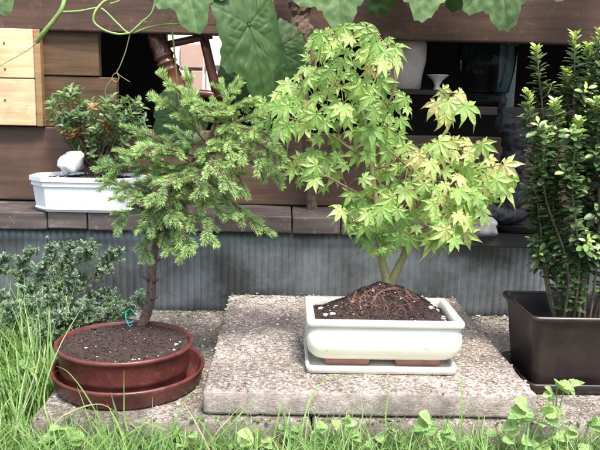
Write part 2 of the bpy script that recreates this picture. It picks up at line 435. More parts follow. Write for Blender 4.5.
SH = box('wooden_shelf', P(447, 100, 1.75).x, P(650, 100, 1.75).x, 1.685, 1.92, zs2-.02, zs2, M['inner'], bev=.002)
tag(SH, 'dark long shelf in the gap carrying the glass vase', 'shelf')

# chair seen in the gap
C = empty('wooden_chair', P(175, 130, 1.70), 'reddish varnished wooden chair with a turned leg leaning in the dark gap', 'chair')
g = MB(); Y = 1.690
prof = [(0, 5.5), (.08, 8), (.2, 9), (.33, 8.5), (.44, 9.5), (.47, 11), (.50, 9), (.54, 8), (.57, 10.5), (.60, 10.5), (.63, 8), (.70, 10.5), (.73, 10.5), (.76, 9), (.9, 10), (1.1, 10), (1.6, 9)]
p0, p1 = P(153, 30, Y), P(176, 86, Y)
g.tube([p0.lerp(p1, t) for t, r in prof], [r*Y/700*1.0 for t, r in prof], 20)
g.build('turned_leg', M['chair'], C, True)
for nm, q0, q1, r in (('rail', (166, 45), (212, 35), 3.6), ('slat', (203, 34), (217, 95), 4.5), ('spindle', (229, 38), (214, 92), 1.2), ('rail', (172, 90), (222, 96), 4)):
    g = MB(); a = P(*q0, Y+.006); b = P(*q1, Y+.006)
    g.tube([a, a.lerp(b, .3), a.lerp(b, .7), b], r*Y/700, 10); g.build(nm, M['chair'], C, True)
# pale panel behind the chair
YB = 3.3
B = empty('painted_panel', Vector((P(200, 60, YB).x, YB, -.045)), 'sunlit white panelled wall with peach boards seen through the gap behind the varnished chair', 'panel')
box('board', P(140, 60, YB).x, P(290, 60, YB).x, YB, YB+.03, -.045, 1.4, M['whitepaint'], B, bev=.002)
box('inset', P(181, 60, YB).x, P(203, 60, YB).x, YB-.02, YB-.001, P(190, 68, YB).z, P(190, 44, YB).z, M['peach'], B, bev=.003)
box('inset', P(206, 60, YB).x, P(228, 60, YB).x, YB-.02, YB-.001, P(215, 66, YB).z, P(215, 38, YB).z, M['whitepaint'], B, bev=.003)
for px in (170, 184, 197, 212, 226, 240):
    box('inset', P(px-5.5, 60, YB).x, P(px+5.5, 60, YB).x, YB-.016, YB-.001, P(200, 92, YB).z, P(200, 71, YB).z, M['peach'] if px in (197,) else M['whitepaint'], B, bev=.003)

# stoneware cup on the shelf
def lathe(name, c, prof, mat, parent=None, n=48, label=None, cat=None):
    g = MB(); rs = [circ(c.x, c.y, max(r, .0004), c.z+z, n) for r, z in prof]
    g.rings(rs, capb=True, capt=True); o = g.build(name, mat, parent, True)
    if label: tag(o, label, cat)
    return o
Yc = 1.73; c = P(403, 89, Yc); c.z = zs; r = 21*Yc/700; h = P(405, 42, Yc).z-zs
lathe('stoneware_cup', c, [(r*.7, 0), (r*.8, .002), (r*.86, h*.3), (r*.97, h*.55), (r, h*.62), (r, h*.93), (r*.97, h*.99), (r*.9, h), (r*.86, h*.97), (r*.84, h*.7), (r*.7, h*.1), (0, h*.08)],
      M['cup'], label='grey stoneware cup half hidden by the top of the maple', cat='cup')
# small white dish beside it
c = P(437, 88, 1.76); c.z = zs
lathe('white_dish', c, [(.008, 0), (.009, .004), (.006, .012), (.012, .024), (.026, .036), (.028, .038), (.025, .0385), (.010, .028), (0, .026)], M['white'], label='small white footed dish in the dark gap right of the cup', cat='dish')
# glass vase
Yv = 1.76; c = P(484, 104, Yv); c.z = zs2; h = P(484, 47, Yv).z-zs2; r = 28*Yv/700
lathe('glass_vase', c, [(r*.72, 0), (r*.78, .003), (r*.8, .02), (r*.72, .028), (r*.82, .036), (r*.95, h*.6), (r*1.02, h), (r*1.0, h+.001), (r*.985, h), (r*.92, h*.6), (r*.79, .038), (r*.6, .032), (0, .030)],
      M['glass'], label='clear glass vase standing in the dark gap above the black figurine', cat='vase')

tag(box('leaning_panel', P(498, 70, 1.80).x, P(516, 70, 1.80).x, 1.795, 1.80, zs2, P(505, 40, 1.80).z, plain('dusty_pane', (.07, .115, .12), .25, .5, 40, .0005), bev=.001), 'narrow dusty blue-green pane leaning in the gap behind the glass vase', 'pane')
# black figurine on a dark dish, grey stone
ZT = .192
F = empty('black_figurine', P(508, 222, 1.59), 'rough black figurine standing on the ledge before the timber wall', 'figurine')
def blob(name, pts, mat, parent, vox=.004):
    me = bpy.data.meshes.new(name); bm = bmesh.new()
    for p, s in pts:
        m4 = Matrix.Translation(p) @ Matrix.Diagonal((*s, 1)); bmesh.ops.create_icosphere(bm, subdivisions=3, radius=1, matrix=m4)
    bm.to_mesh(me); bm.free(); me.materials.append(mat); o = bpy.data.objects.new(name, me); COL.objects.link(o)
    rm = o.modifiers.new('r', 'REMESH'); rm.mode = 'VOXEL'; rm.voxel_size = vox; rm.use_smooth_shade = True
    dg = bpy.context.evaluated_depsgraph_get(); m2 = bpy.data.meshes.new_from_object(o.evaluated_get(dg)); o.modifiers.clear(); o.data = m2
    m2.name = name
    for v in m2.vertices:
        q = v.co.copy(); v.co += Vector((noise.noise(q*90), noise.noise(q*90+Vector((7, 0, 0))), noise.noise(q*90+Vector((0, 7, 0)))))*.004
    if parent: o.parent = parent; m2.transform(Matrix.Translation(-parent_origin(parent)))
    return o
Yb = 1.585; k = Yb/700
def pb(px, py, sx_, sz, sy=.02): return (P(px, py, Yb), (sx_*k, sy, sz*k))
blob('body', [pb(506, 198, 17, 26, .030), pb(512, 165, 12, 24, .026), pb(515, 140, 14, 18, .024), pb(508, 126, 14, 14, .022), pb(523, 124, 8, 9, .014), pb(502, 108, 4, 12, .01), pb(490, 182, 13, 24, .022), pb(498, 214, 30, 12, .034), pb(528, 140, 7, 5, .012), pb(520, 190, 10, 16, .018)], M['dark_metal'], F)
blob('ear', [pb(528, 117, 4, 3, .006), pb(525, 121, 3, 3, .006)], M['chair'], F, .002)
c = P(512, 226, 1.585)
lathe('black_dish', Vector((c.x, 1.585, ZT)), [(.085, 0), (.09, .003), (.112, .018), (.115, .019), (.111, .017), (.088, .005), (0, .004)], M['darkdish'], label='flat black plastic dish under the black figurine', cat='dish')
c = P(484, 222, 1.505)
g = MB()
bm = bmesh.new(); bmesh.ops.create_icosphere(bm, subdivisions=4, radius=1)
def rock(name, c, sx_, sy, sz, mat, label, seed=0, f=1.6, a=.25, facets=0):
    bm = bmesh.new(); bmesh.ops.create_icosphere(bm, subdivisions=4, radius=1)
    rr_ = random.Random(seed)
    for k in range(facets):      # chop flat facets
        nn = Vector((rr_.gauss(0, 1), rr_.gauss(0, 1), rr_.gauss(0, 1))).normalized(); dd = rr_.uniform(.62, .82)
        for v in bm.verts:
            e = v.co.dot(nn)-dd
            if e > 0: v.co -= nn*e
    for v in bm.verts:
        p = v.co.copy(); d = noise.noise(p*f+Vector((seed, 0, 0)))*a+noise.noise(p*6+Vector((seed, 0, 0)))*.07
        p = Vector([math.copysign(abs(q)**.8, q) for q in p])
        v.co = Vector((p.x*sx_, p.y*sy, p.z*sz))*(1+d)+c
    me = bpy.data.meshes.new(name); bm.to_mesh(me); bm.free(); me.materials.append(mat)
    me.polygons.foreach_set('use_smooth', [True]*len(me.polygons))
    o = bpy.data.objects.new(name, me); COL.objects.link(o); return tag(o, label, 'stone')
bm.free()
rock('stone', Vector((c.x, 1.500, ZT+.012)), .030, .014, .021, M['greystone'], 'grey stone on the sunken ledge left of the black figurine', 3)

# ------------------------------------------------------------------ soil builder
def soil_patch(parent, ring_fn, zf, n=46, clods=900, clodr=(.0008, .0026), inside=None, bbox=None, label='soil'):
    g = MB(); x0, x1, y0, y1 = bbox; nx_ = int((x1-x0)/.003)+1; ny_ = int((y1-y0)/.003)+1; idx = {}
    for j in range(ny_):
        for i in range(nx_):
            x = x0+i*.003; y = y0+j*.003
            if inside(x, y):
                idx[(i, j)] = len(g.v)
                q = Vector((x*110, y*110, 1)); g.v.append(Vector((x, y, zf(x, y)+.0022*noise.noise(q)+.0014*noise.noise(q*2.7))))
    for (i, j), a in idx.items():
        if (i+1, j) in idx and (i, j+1) in idx and (i+1, j+1) in idx:
            g.face((a, idx[(i+1, j)], idx[(i+1, j+1)], idx[(i, j+1)]), .5)
    k = 0
    while k < clods:
        x, y = U(x0, x1), U(y0, y1)
        if not inside(x, y): continue
        r = clodr[0]+(clodr[1]-clodr[0])*rnd.random()**2; g.lump((x, y, zf(x, y)+r*.3), r, rnd.random(), (1, 1, .8), .3); k += 1
    return g.build('soil', M['soil'], parent, False)
def pebbles(name, parent, spots, mat, zf):
    g = MB()
    for x, y, r in spots: g.lump((x, y, zf(x, y)+r*.35), r, rnd.random(), (1.1, .9, .6), .2)
    return tag(g.build(name, mat, parent), kind='stuff')

# ------------------------------------------------------------------ round red pot and saucer
CX, CY = P(129, 345, 1.12).x, 1.109
RP = empty('red_bonsai_pot', (CX-.004, CY, .008), 'round glazed dark red bonsai pot holding the spruce', 'pot')
def lrings(cx, cy, prof, n=96, sy=1.0): return [[Vector((p.x, cy+(p.y-cy)*sy, p.z)) for p in circ(cx, cy, max(r, .0004), z, n)] for r, z in prof]
g = MB(); g.rings(lrings(CX+.002, CY, [(.110, 0), (.114, .001), (.118, .006), (.1205, .020), (.1235, .026), (.1245, .0300), (.1235, .0325), (.1205, .0325), (.1175, .029), (.1145, .012), (.108, .0065), (0, .006)]))
o = g.build('red_saucer', M['red'], None, True); tag(o, 'round dark red glazed saucer under the red bonsai pot', 'saucer')
g = MB(); g.rings(lrings(CX-.004, CY, [(.092, .0075), (.096, .0085), (.0985, .016), (.1020, .026), (.1032, .0275), (.1046, .029), (.1055, .034), (.1055, .059), (.1095, .0645), (.1115, .067), (.1118, .0700), (.1105, .0720), (.1075, .0725), (.1055, .071), (.1040, .064), (.102, .05), (.09, .02), (0, .019)], sy=.94))
g.build('body', M['red'], RP, True)
def zr_(x, y):
    d = math.hypot(x-CX+.004, y-CY); return .066+.005*max(0, 1-d/.105)+.004*math.exp(-((x-P(139, 330, 1.2).x)**2+(y-1.2)**2)/.0006)
ins = lambda x, y: math.hypot(x-CX+.004, (y-CY)/.94) < .105
soil_patch(RP, None, zr_, inside=ins, bbox=(CX-.11, CX+.102, CY-.106, CY+.106), clods=1800)
sp = []
for px, py, r in ((75, 343, 2.6), (86, 348, 3.4), (176, 344, 4), (174, 349, 3), (180, 341, 2.4), (133, 359, 2.5), (139, 358, 2), (129, 361, 1.8), (146, 359, 1.6), (120, 362, 1.5), (158, 355, 1.7), (110, 352, 1.3), (97, 356, 1.3)):
    q = PZ(px, py, .069); sp.append((q.x, q.y, r*.0009))
while len(sp) < 60:
    x, y = U(CX-.1, CX+.1), U(CY-.1, CY+.1)
    if ins(x, y): sp.append((x, y, U(.0006, .0014)))
pebbles('pebble_bits', RP, sp, M['perlite'], zr_)

# ------------------------------------------------------------------ cream rectangular pot and tray
L = PZ(307, 322, .129); Rr = PZ(468.5, 326, .129)
cx = (L.x+Rr.x)/2; hx = (Rr.x-L.x)/2; yf = 1.052; cy = yf+.072; hy = .073
zp = SL+.012
CP = empty('cream_bonsai_pot', (cx, cy, zp), 'cream glazed rectangular bonsai pot with wide rim holding the maple', 'pot')
def rr_rings(prof, cx, cy, r0=.012, seg=5): return [rrect(cx, cy, hx_, hy_, max(.0015, min(rr, hx_, hy_)), z, seg) for hx_, hy_, z, rr in prof]
H = .129
pf = [(-.030, zp+.003, .02), (-.024, zp+.0035, .02), (-.012, zp+.009, .02), (-.004, zp+.020, .018), (-.0005, zp+.036, .016), (-.0015, zp+.050, .014), (-.006, zp+.060, .012), (-.008, zp+.0625, .012), (-.003, zp+.0635, .009),
      (0, zp+.065, .008), (0, H-.003, .008), (-.001, H-.0008, .008), (-.003, H, .008), (-.011, H-.0005, .006), (-.0135, H-.002, .006), (-.0145, H-.010, .006), (-.017, H-.025, .006), (-.03, zp+.02, .006)]
g = MB(); g.rings(rr_rings([(hx+d, hy+d, z, rr) for d, z, rr in pf], cx, cy)); g.build('body', M['cream'], CP, True)
for sx_ in (-1, 1):
    for sy in (-1, 1):
        fx = cx+sx_*(hx-.068); fy = cy+sy*(hy-.036)
        g = MB(); g.rings(rr_rings([(.036, .012, zp-.0065, .004), (.038, .013, zp+.009, .004)], fx, fy)); g.build('foot', M['terra'], CP, True)
tcx = cx-.004; thx = hx-.004; thy = hy+.001
tp = [(-.006, SL+.0005, .01), (-.002, SL+.002, .01), (0, SL+.012, .01), (-.0008, SL+.0135, .01), (-.004, SL+.0138, .01), (-.006, SL+.012, .01), (-.008, SL+.006, .01), (-.02, SL+.005, .01)]
g = MB(); g.rings(rr_rings([(thx+d, thy+d, z, rr) for d, z, rr in tp], tcx, cy-.004))
tag(g.build('cream_tray', M['cream'], None, True), 'shallow cream drip tray under the cream bonsai pot', 'tray')
mc = P(385, 285, 1.13)
xc_e = lambda x: hx-.0145-abs(x-cx)
yc_e = lambda y: hy-.0145-abs(y-cy)
def zc(x, y):
    d2 = ((x-mc.x)/.085)**2+((y-1.125)/.065)**2
    ed = max(0, min(1, min(yc_e(y), xc_e(x))/.03)); ed = ed*ed*(3-2*ed)
    return .115+.057*math.exp(-d2*1.15)*(.04+.96*ed)+.003*noise.noise(Vector((x*40, y*40, 2)))
insc = lambda x, y: abs(x-cx) < hx-.0145 and abs(y-cy) < hy-.0145
soil_patch(CP, None, zc, inside=insc, bbox=(cx-hx+.01, cx+hx-.01, cy-hy+.01, cy+hy-.01), clods=2600)
sp = []
for px, py, r in ((321, 309, 3.5), (326, 318, 3.6), (332, 319, 3.2), (352, 318, 1.5), (434, 305, 3), (437, 311, 3.4), (443, 316, 2.8), (450, 317, 2.8), (446, 309, 2.4), (430, 318, 3), (412, 292, 2.4), (417, 296, 2.4), (443, 321, 3), (453, 322, 2.6), (425, 308, 2), (363, 317, 1.8), (372, 317, 1.6), (340, 322, 1.4), (400, 320, 1.8)):
    q = PZ(px, py, .119)
    if insc(q.x, q.y): sp.append((q.x, q.y, r*.0015))
while len(sp) < 120:
    x, y = U(cx-hx+.02, cx+hx-.02), U(cy-hy+.02, cy+hy-.02); sp.append((x, y, U(.0006, .0018)))
pebbles('pebble_bits', CP, sp, M['perlite'], zc)

# ------------------------------------------------------------------ white octagonal pot
WL = P(26, 182, 1.505).x; WR = P(141, 182, 1.505).x; wcx = (WL+WR)/2; whx = (WR-WL)/2; why = .062; wcy = 1.486+why
zt_w = P(80, 178, 1.487).z; z0 = ZL1+.001
WP = empty('white_bonsai_pot', (wcx, wcy, z0), 'white glazed octagonal bonsai pot on the ledge holding the azalea', 'pot')
hgt = zt_w-z0
pf = [(-.014, 0, .03), (-.012, .004, .03), (-.009, .006, .032), (-.011, .010, .032), (-.006, hgt-.022, .036), (-.003, hgt-.020, .036), (-.0035, hgt-.012, .038), (0, hgt-.010, .038), (0, hgt-.001, .038), (-.001, hgt, .038), (-.007, hgt, .036), (-.009, hgt-.003, .035), (-.018, hgt-.03, .03), (-.03, .015, .02)]
g = MB(); g.rings([rrect(wcx, wcy, whx+d, why+d, rr, z0+z, 1) for d, z, rr in pf])
o = g.build('body', M['white'], WP, False)
zw = lambda x, y: z0+hgt-.010+.008*math.exp(-((x-P(95, 170, 1.56).x)/.06)**2)
insw = lambda x, y: abs(x-wcx)+abs(y-wcy)*1.0 < whx+why-.044 and abs(x-wcx) < whx-.011 and abs(y-wcy) < why-.011
soil_patch(WP, None, zw, inside=insw, bbox=(wcx-whx, wcx+whx, wcy-why, wcy+why), clods=900)
sp = []
for k in range(26):
    q = Vector((P(U(38, 62), 175, 1.52).x, U(1.515, 1.56), 0)); sp.append((q.x, q.y, U(.002, .005)))
pebbles('pebble_bits', WP, sp, M['stone'], zw)
q = P(71, 165, 1.525)
rock('white_rock', Vector((q.x, 1.525, q.z+.003)), .029, .022, .027, M['stone'], 'angular white rock in the white octagonal pot', 11, 1.1, .45, 11)
q = P(60, 156, 1.54)

# ------------------------------------------------------------------ brown planter
a = PZ(527, 313, .134); PXL = a.x; pyf, pyb = 1.07, 1.232
PW = .43; pcx = PXL+PW/2; pcy = (pyf+pyb)/2; phx = PW/2; phy = (pyb-pyf)/2
BP = empty('brown_planter', (pcx, pcy, .004), 'long dark brown plastic planter standing right of the raised slab', 'planter')
pf = [(-.020, .006, .01), (-.018, .010, .012), (-.006, .122, .014), (-.005, .124, .014), (0, .126, .014), (.001, .131, .014), (0, .1345, .014), (-.003, .135, .014), (-.006, .133, .012), (-.008, .125, .012), (-.012, .10, .012), (-.02, .03, .01)]
g = MB(); g.rings(rr_rings([(phx+d, phy+d, z, rr) for d, z, rr in pf], pcx, pcy)); g.build('body', M['brownplastic'], BP, True)
g = MB(); g.rings(rr_rings([(phx-.014, phy-.012, .001, .012), (phx-.010, phy-.008, .002, .012), (phx-.004, phy-.002, .018, .014), (phx-.006, phy-.004, .0195, .014), (phx-.010, phy-.009, .018, .014), (phx-.02, phy-.02, .006, .014)], pcx, pcy))
tag(g.build('planter_saucer', M['brownplastic'], None, True), 'low brown plastic saucer under the long planter', 'saucer')
zb_ = lambda x, y: .088+.004*noise.noise(Vector((x*30, y*30, 0)))
soil_patch(BP, None, zb_, inside=lambda x, y: abs(x-pcx) < phx-.014 and abs(y-pcy) < phy-.014, bbox=(pcx-phx, pcx+phx, pcy-phy, pcy+phy), clods=1500)

# ------------------------------------------------------------------ leaves
def frame(tip, nrm):
    y = tip.normalized(); z = (nrm-y*nrm.dot(y))
    z = z.normalized() if z.length > 1e-5 else y.orthogonal().normalized()
    return y.cross(z), y, z
LOB = [(0, 1.0), (R(42), .92), (R(-42), .92), (R(84), .68), (R(-84), .68), (R(128), .36), (R(-128), .36)]
def maple_leaf(g, base, tip, nrm, size, t, droop=.25):
    X, Y_, Z = frame(tip, nrm)
    def put(x, y, z=0):
        r2 = x*x+y*y; g.v.append(base+(X*x+Y_*y+Z*(z-droop*r2))*size); return len(g.v)-1
    c = put(0, 0, 0); order = sorted(LOB)
    sz_j = [l*U(.88, 1.1) for a, l in order]; aj = [a+U(-.07, .07) for a, l in order]
    sin_pts = []
    for i in range(len(order)+1):
        if i == 0: a = aj[0]-R(26); r = .10
        elif i == len(order): a = aj[-1]+R(26); r = .10
        else: a = (aj[i-1]+aj[i])/2; r = .33*min(1, (sz_j[i-1]+sz_j[i])/1.6)
        sin_pts.append(put(math.sin(a)*r, math.cos(a)*r, .035))
    for i in range(len(order)):
        a = aj[i]; l = sz_j[i]; w_ = .165*l**.5
        s, co = math.sin(a), math.cos(a)
        def q(al, ac, z=0): return put(s*al*l+co*ac, co*al*l-s*ac, z)
        m1 = q(.52, 0, -.025); m2 = q(.78, 0, -.025); T = q(1.02+U(-.08, .06), U(-.05, .05), U(-.30, .02))
        wl = q(.50, -w_, .035); wr = q(.50, w_, .035); nl = q(.76, -w_*.42, .005); nr = q(.76, w_*.42, .005)
        sl_ = q(.63, -w_*.74, .015); sr = q(.63, w_*.74, .015)
        a_, b_ = sin_pts[i], sin_pts[i+1]
        tt = min(1, max(0, t+U(-.04, .04)))
        for f in ((c, a_, wl, m1), (c, m1, wr, b_), (m1, wl, sl_, m2), (m1, m2, sr, wr), (sl_, nl, m2), (sr, m2, nr), (nl, T, m2), (nr, m2, T)): g.face(f, tt)
def oval_leaf(g, base, tip, nrm, ln, wd, t, cup=.2, curl=.15, tipw=.35):
    X, Y_, Z = frame(tip, nrm)
    pr = [(0, .06), (.2, .62), (.45, 1), (.72, .82), (.9, tipw), (1, .03)]
    b0 = len(g.v)
    for s, w_ in pr:
        w2 = w_*wd*.5; z0_ = -curl*ln*s*s
        g.v.append(base+Y_*ln*s-X*w2+Z*(z0_+cup*w2)); g.v.append(base+Y_*ln*s+Z*z0_); g.v.append(base+Y_*ln*s+X*w2+Z*(z0_+cup*w2))
    for i in range(len(pr)-1):
        a = b0+i*3; g.face((a, a+1, a+4, a+3), t); g.face((a+1, a+2, a+5, a+4), t)

# ------------------------------------------------------------------ spruce
SB = P(139, 331, 1.2); SB.z = zr_(SB.x, 1.2)-.004
SPR = empty('spruce_tree', SB, 'small bonsai spruce with bright green shoots in the red pot', 'tree')
tr_px = [(139, 331, 1.2), (145, 318, 1.195), (150, 300, 1.19), (152, 280, 1.19), (153, 262, 1.19), (157, 240, 1.19), (162, 222, 1.19), (166, 205, 1.19), (176, 183, 1.2), (190, 162, 1.205), (206, 143, 1.2), (216, 122, 1.2), (222, 108, 1.2)]
tp_ = smooth_path([P(*q) for q in tr_px], 6); tp_[0].z = SB.z
rad = [(.0095-.0065*(i/(len(tp_)-1))**.8)*(1.35 if i < 3 else 1) for i in range(len(tp_))]
g = MB(); g.tube(tp_, rad, 12, wob=.12)
for k in range(26):    # bark knobs
    i = rnd.randrange(2, 34); p = tp_[i]+Vector((U(-1, 1), -abs(U(0, 1)), 0)).normalized()*rad[i]*.9
    g.lump(p, rad[i]*U(.25, .45), .5)
for px, py, qx, qy in ((155, 262, 162, 258), (153, 283, 159, 279), (149, 281, 142, 276), (151, 300, 157, 297)):
    g.tube([P(px, py, 1.185), P(qx, qy, 1.17)], [.003, .0018], 6)
g.build('trunk', M['bark'], SPR, True)
nd = MB(); tw = MB(); 
def shoot(a, b, tint, nl=.0118, dens=3300):
    L_ = (b-a).length; ax = (b-a).normalized(); S1 = ax.orthogonal().normalized(); S2 = ax.cross(S1)
    sag = Vector((0, 0, -.06*L_)); mid = (a+b)/2-sag*.6
    pts = [a, a.lerp(b, .33)-sag*.6, a.lerp(b, .66)-sag*.6, b]
    tw.tube(pts, [.0013, .0011, .0009, .0006], 5, .4, False)
    for i in range(int(L_*dens)):
        s = i/(L_*dens); s = s+U(-.01, .01); s = min(max(s, 0), 1)
        p = a.lerp(b, s)-sag*.6*math.sin(math.pi*s)
        ph = i*2.39996+U(-.3, .3); d = S1*math.cos(ph)+S2*math.sin(ph)
        d.z = d.z*.6+.12; lean = .75+.5*s
        dr = (d+ax*lean).normalized(); ln = nl*U(.8, 1.1)*(1-.35*max(0, s-.8)/.2)
        side = dr.cross(Vector((U(-1, 1), U(-1, 1), U(-1, 1)))).normalized()*.00058
        b0 = len(nd.v); mdp = p+dr*ln*.6-Vector((0, 0, .0002))
        nd.v += [p-side*.6, p+side*.6, mdp+side, mdp-side, p+dr*ln]
        t = min(1, max(0, tint+U(-.12, .12)+.12*s)); nd.face((b0, b0+1, b0+2, b0+3), t); nd.face((b0+3, b0+2, b0+4), t)
def branch(pxs, tint, side_len=.043, step=.0150, r=.0028):
    pts = smooth_path([P(*q) for q in pxs], 5); n_ = len(pts); tw.tube(pts, lerp_r(r, .0012, n_), 6, .3)
    tot = sum((pts[i+1]-pts[i]).length for i in range(n_-1)); acc = 0; nxt = tot*.22; sgn = 1
    for i in range(n_-1):
        seg = (pts[i+1]-pts[i]); acc += seg.length
        while acc > nxt:
            ax = seg.normalized(); perp = ax.cross(Vector((0, -.45, 1))).normalized()*sgn+rv(.28); sgn = -sgn
            ln = side_len*U(.7, 1.15)*(1.1-.55*nxt/tot)
            st = pts[i]; en = st+(ax*.85+perp*.75).normalized()*ln+Vector((0, -.003, -.004)); shoot(st, en, tint+U(-.1, .15))
            if rnd.random() < .45:
                m_ = st.lerp(en, .35); shoot(m_, m_+(ax+perp*-.2+rv(.5)).normalized()*ln*.6, tint+U(-.1, .15))
            nxt += step*U(.8, 1.2)
    j = int(n_*.35); 
    for i in range(j, n_-3, 3): shoot(pts[i], pts[min(i+3, n_-1)], tint-.1, .009, 1900)
    e = pts[-1]; shoot(pts[-4], e+(e-pts[-3]).normalized()*.012, tint+.15, .0105)
BR = [  # pixel paths with depth, brightness
 ([(216, 122, 1.2), (196, 106, 1.17), (178, 90, 1.15), (164, 78, 1.14)], .8),
 ([(206, 143, 1.2), (190, 122, 1.18), (172, 106, 1.16), (156, 98, 1.15)], .75),
 ([(205, 130, 1.2), (194, 104, 1.19), (187, 76, 1.18)], .7),
 ([(222, 110, 1.2), (230, 96, 1.19), (236, 84, 1.18)], .8),
 ([(216, 125, 1.2), (224, 104, 1.22), (222, 86, 1.23)], .6),
 ([(214, 130, 1.19), (236, 122, 1.15), (254, 118, 1.13), (264, 112, 1.12)], .8),
 ([(210, 138, 1.19), (240, 138, 1.15), (262, 146, 1.12), (282, 158, 1.10)], .85),
 ([(205, 143, 1.2), (232, 152, 1.16), (254, 164, 1.14), (277, 176, 1.13)], .75),
 ([(196, 156, 1.2), (222, 164, 1.15), (238, 176, 1.13), (246, 192, 1.12)], .65),
 ([(200, 150, 1.2), (222, 148, 1.12), (240, 160, 1.09)], .8),
 ([(186, 168, 1.2), (212, 184, 1.17), (240, 210, 1.15), (266, 231, 1.14)], .7),
 ([(180, 176, 1.2), (200, 196, 1.14), (216, 208, 1.12), (230, 216, 1.11)], .55),
 ([(172, 190, 1.19), (190, 212, 1.13), (204, 226, 1.11), (212, 240, 1.10)], .6),
 ([(166, 205, 1.19), (178, 222, 1.13), (186, 238, 1.11), (190, 246, 1.10)], .55),
 ([(163, 218, 1.19), (166, 232, 1.15), (174, 246, 1.12), (178, 256, 1.11)], .6),
 ([(160, 226, 1.19), (152, 236, 1.16), (146, 246, 1.14), (143, 256, 1.13)], .5),
 ([(164, 212, 1.19), (146, 210, 1.15), (132, 212, 1.12), (120, 220, 1.11)], .35),
 ([(168, 200, 1.19), (146, 192, 1.14), (124, 186, 1.12), (104, 182, 1.11)], .35),
 ([(170, 195, 1.19), (150, 202, 1.12), (136, 196, 1.09), (118, 198, 1.08)], .45),
 ([(178, 180, 1.2), (156, 170, 1.16), (130, 166, 1.14), (100, 168, 1.13)], .3),
 ([(182, 174, 1.2), (160, 160, 1.14), (140, 156, 1.12), (122, 152, 1.11)], .55),
 ([(190, 162, 1.2), (168, 146, 1.17), (146, 134, 1.15), (128, 128, 1.15)], .35),
 ([(196, 156, 1.2), (172, 150, 1.12), (156, 146, 1.10), (140, 148, 1.09)], .65),
 ([(186, 168, 1.2), (176, 178, 1.11), (164, 188, 1.08), (152, 200, 1.07)], .65),
 ([(190, 162, 1.2), (196, 176, 1.12), (202, 190, 1.09)], .55),
 ([(206, 143, 1.2), (212, 160, 1.11), (224, 176, 1.09), (232, 190, 1.09)], .7),
 ([(216, 122, 1.2), (214, 112, 1.13), (202, 104, 1.11)], .75),
 ([(200, 150, 1.2), (190, 138, 1.26), (170, 128, 1.3)], .2),
 ([(176, 183, 1.2), (196, 190, 1.27), (220, 200, 1.31)], .2),
 ([(190, 162, 1.2), (170, 176, 1.27), (140, 182, 1.31)], .2),
 ([(214, 126, 1.2), (240, 128, 1.13), (262, 132, 1.1), (276, 144, 1.09)], .85),
 ([(222, 112, 1.2), (240, 104, 1.16), (254, 100, 1.14)], .8),
 ([(206, 143, 1.2), (230, 142, 1.13), (252, 152, 1.1), (268, 166, 1.09)], .8),
 ([(180, 176, 1.2), (168, 206, 1.12), (176, 222, 1.1)], .6),
 ([(172, 190, 1.19), (156, 214, 1.12), (142, 228, 1.1)], .5),
 ([(210, 135, 1.2), (236, 134, 1.26), (258, 134, 1.3)], .3),
]
for b_, t_ in BR: branch(b_, t_)
cr = nd.build('crown', M['spruce'], SPR); tw.build('branches', M['bark'], SPR)
# teal wire twist near the trunk
g = MB(); pts = []
for k in range(16):
    a = k/15*2*math.pi; pts.append(P(130+4.5*math.cos(a), 316+7*math.sin(a), 1.175+.004*math.sin(2*a)))
g.tube(pts, .0009, 6); g.tube([P(127, 322, 1.17), P(130, 327, 1.175), P(132, 331, 1.18)], .0008, 6); g.tube([P(126, 312, 1.17), P(122, 313, 1.16)], .0008, 6)
tag(g.build('wire_tie', M['teal'], smooth=True), 'teal plastic wire loop stuck in the soil beside the spruce trunk', 'wire')

# ------------------------------------------------------------------ maple
MBASE = P(386, 284, 1.13); MBASE.z = zc(MBASE.x, 1.13)-.006
MT = empty('maple_tree', MBASE, 'small bonsai Japanese maple with pale green star leaves in the cream pot', 'tree')
tk = MB()
def mbr(pxs, r0, r1, m=tk, n_=7):
    pts = smooth_path([P(*q) for q in pxs], 5); m.tube(pts, lerp_r(r0, r1, len(pts)), n_, .5, wob=.04); return pts
nodes = []
nodes += mbr([(386, 287, 1.13), (386, 278, 1.13), (382, 262, 1.13), (380, 240, 1.13), (376, 205, 1.13), (371, 165, 1.12), (366, 130, 1.12), (358, 95, 1.12), (350, 65, 1.13)], .0085, .002)
nodes += mbr([(390, 286, 1.13), (396, 272, 1.128), (404, 255, 1.125), (409, 235, 1.12), (412, 205, 1.12), (418, 175, 1.12), (432, 150, 1.12), (448, 128, 1.12), (455, 108, 1.12)], .0080, .0016)
rbm = MB()
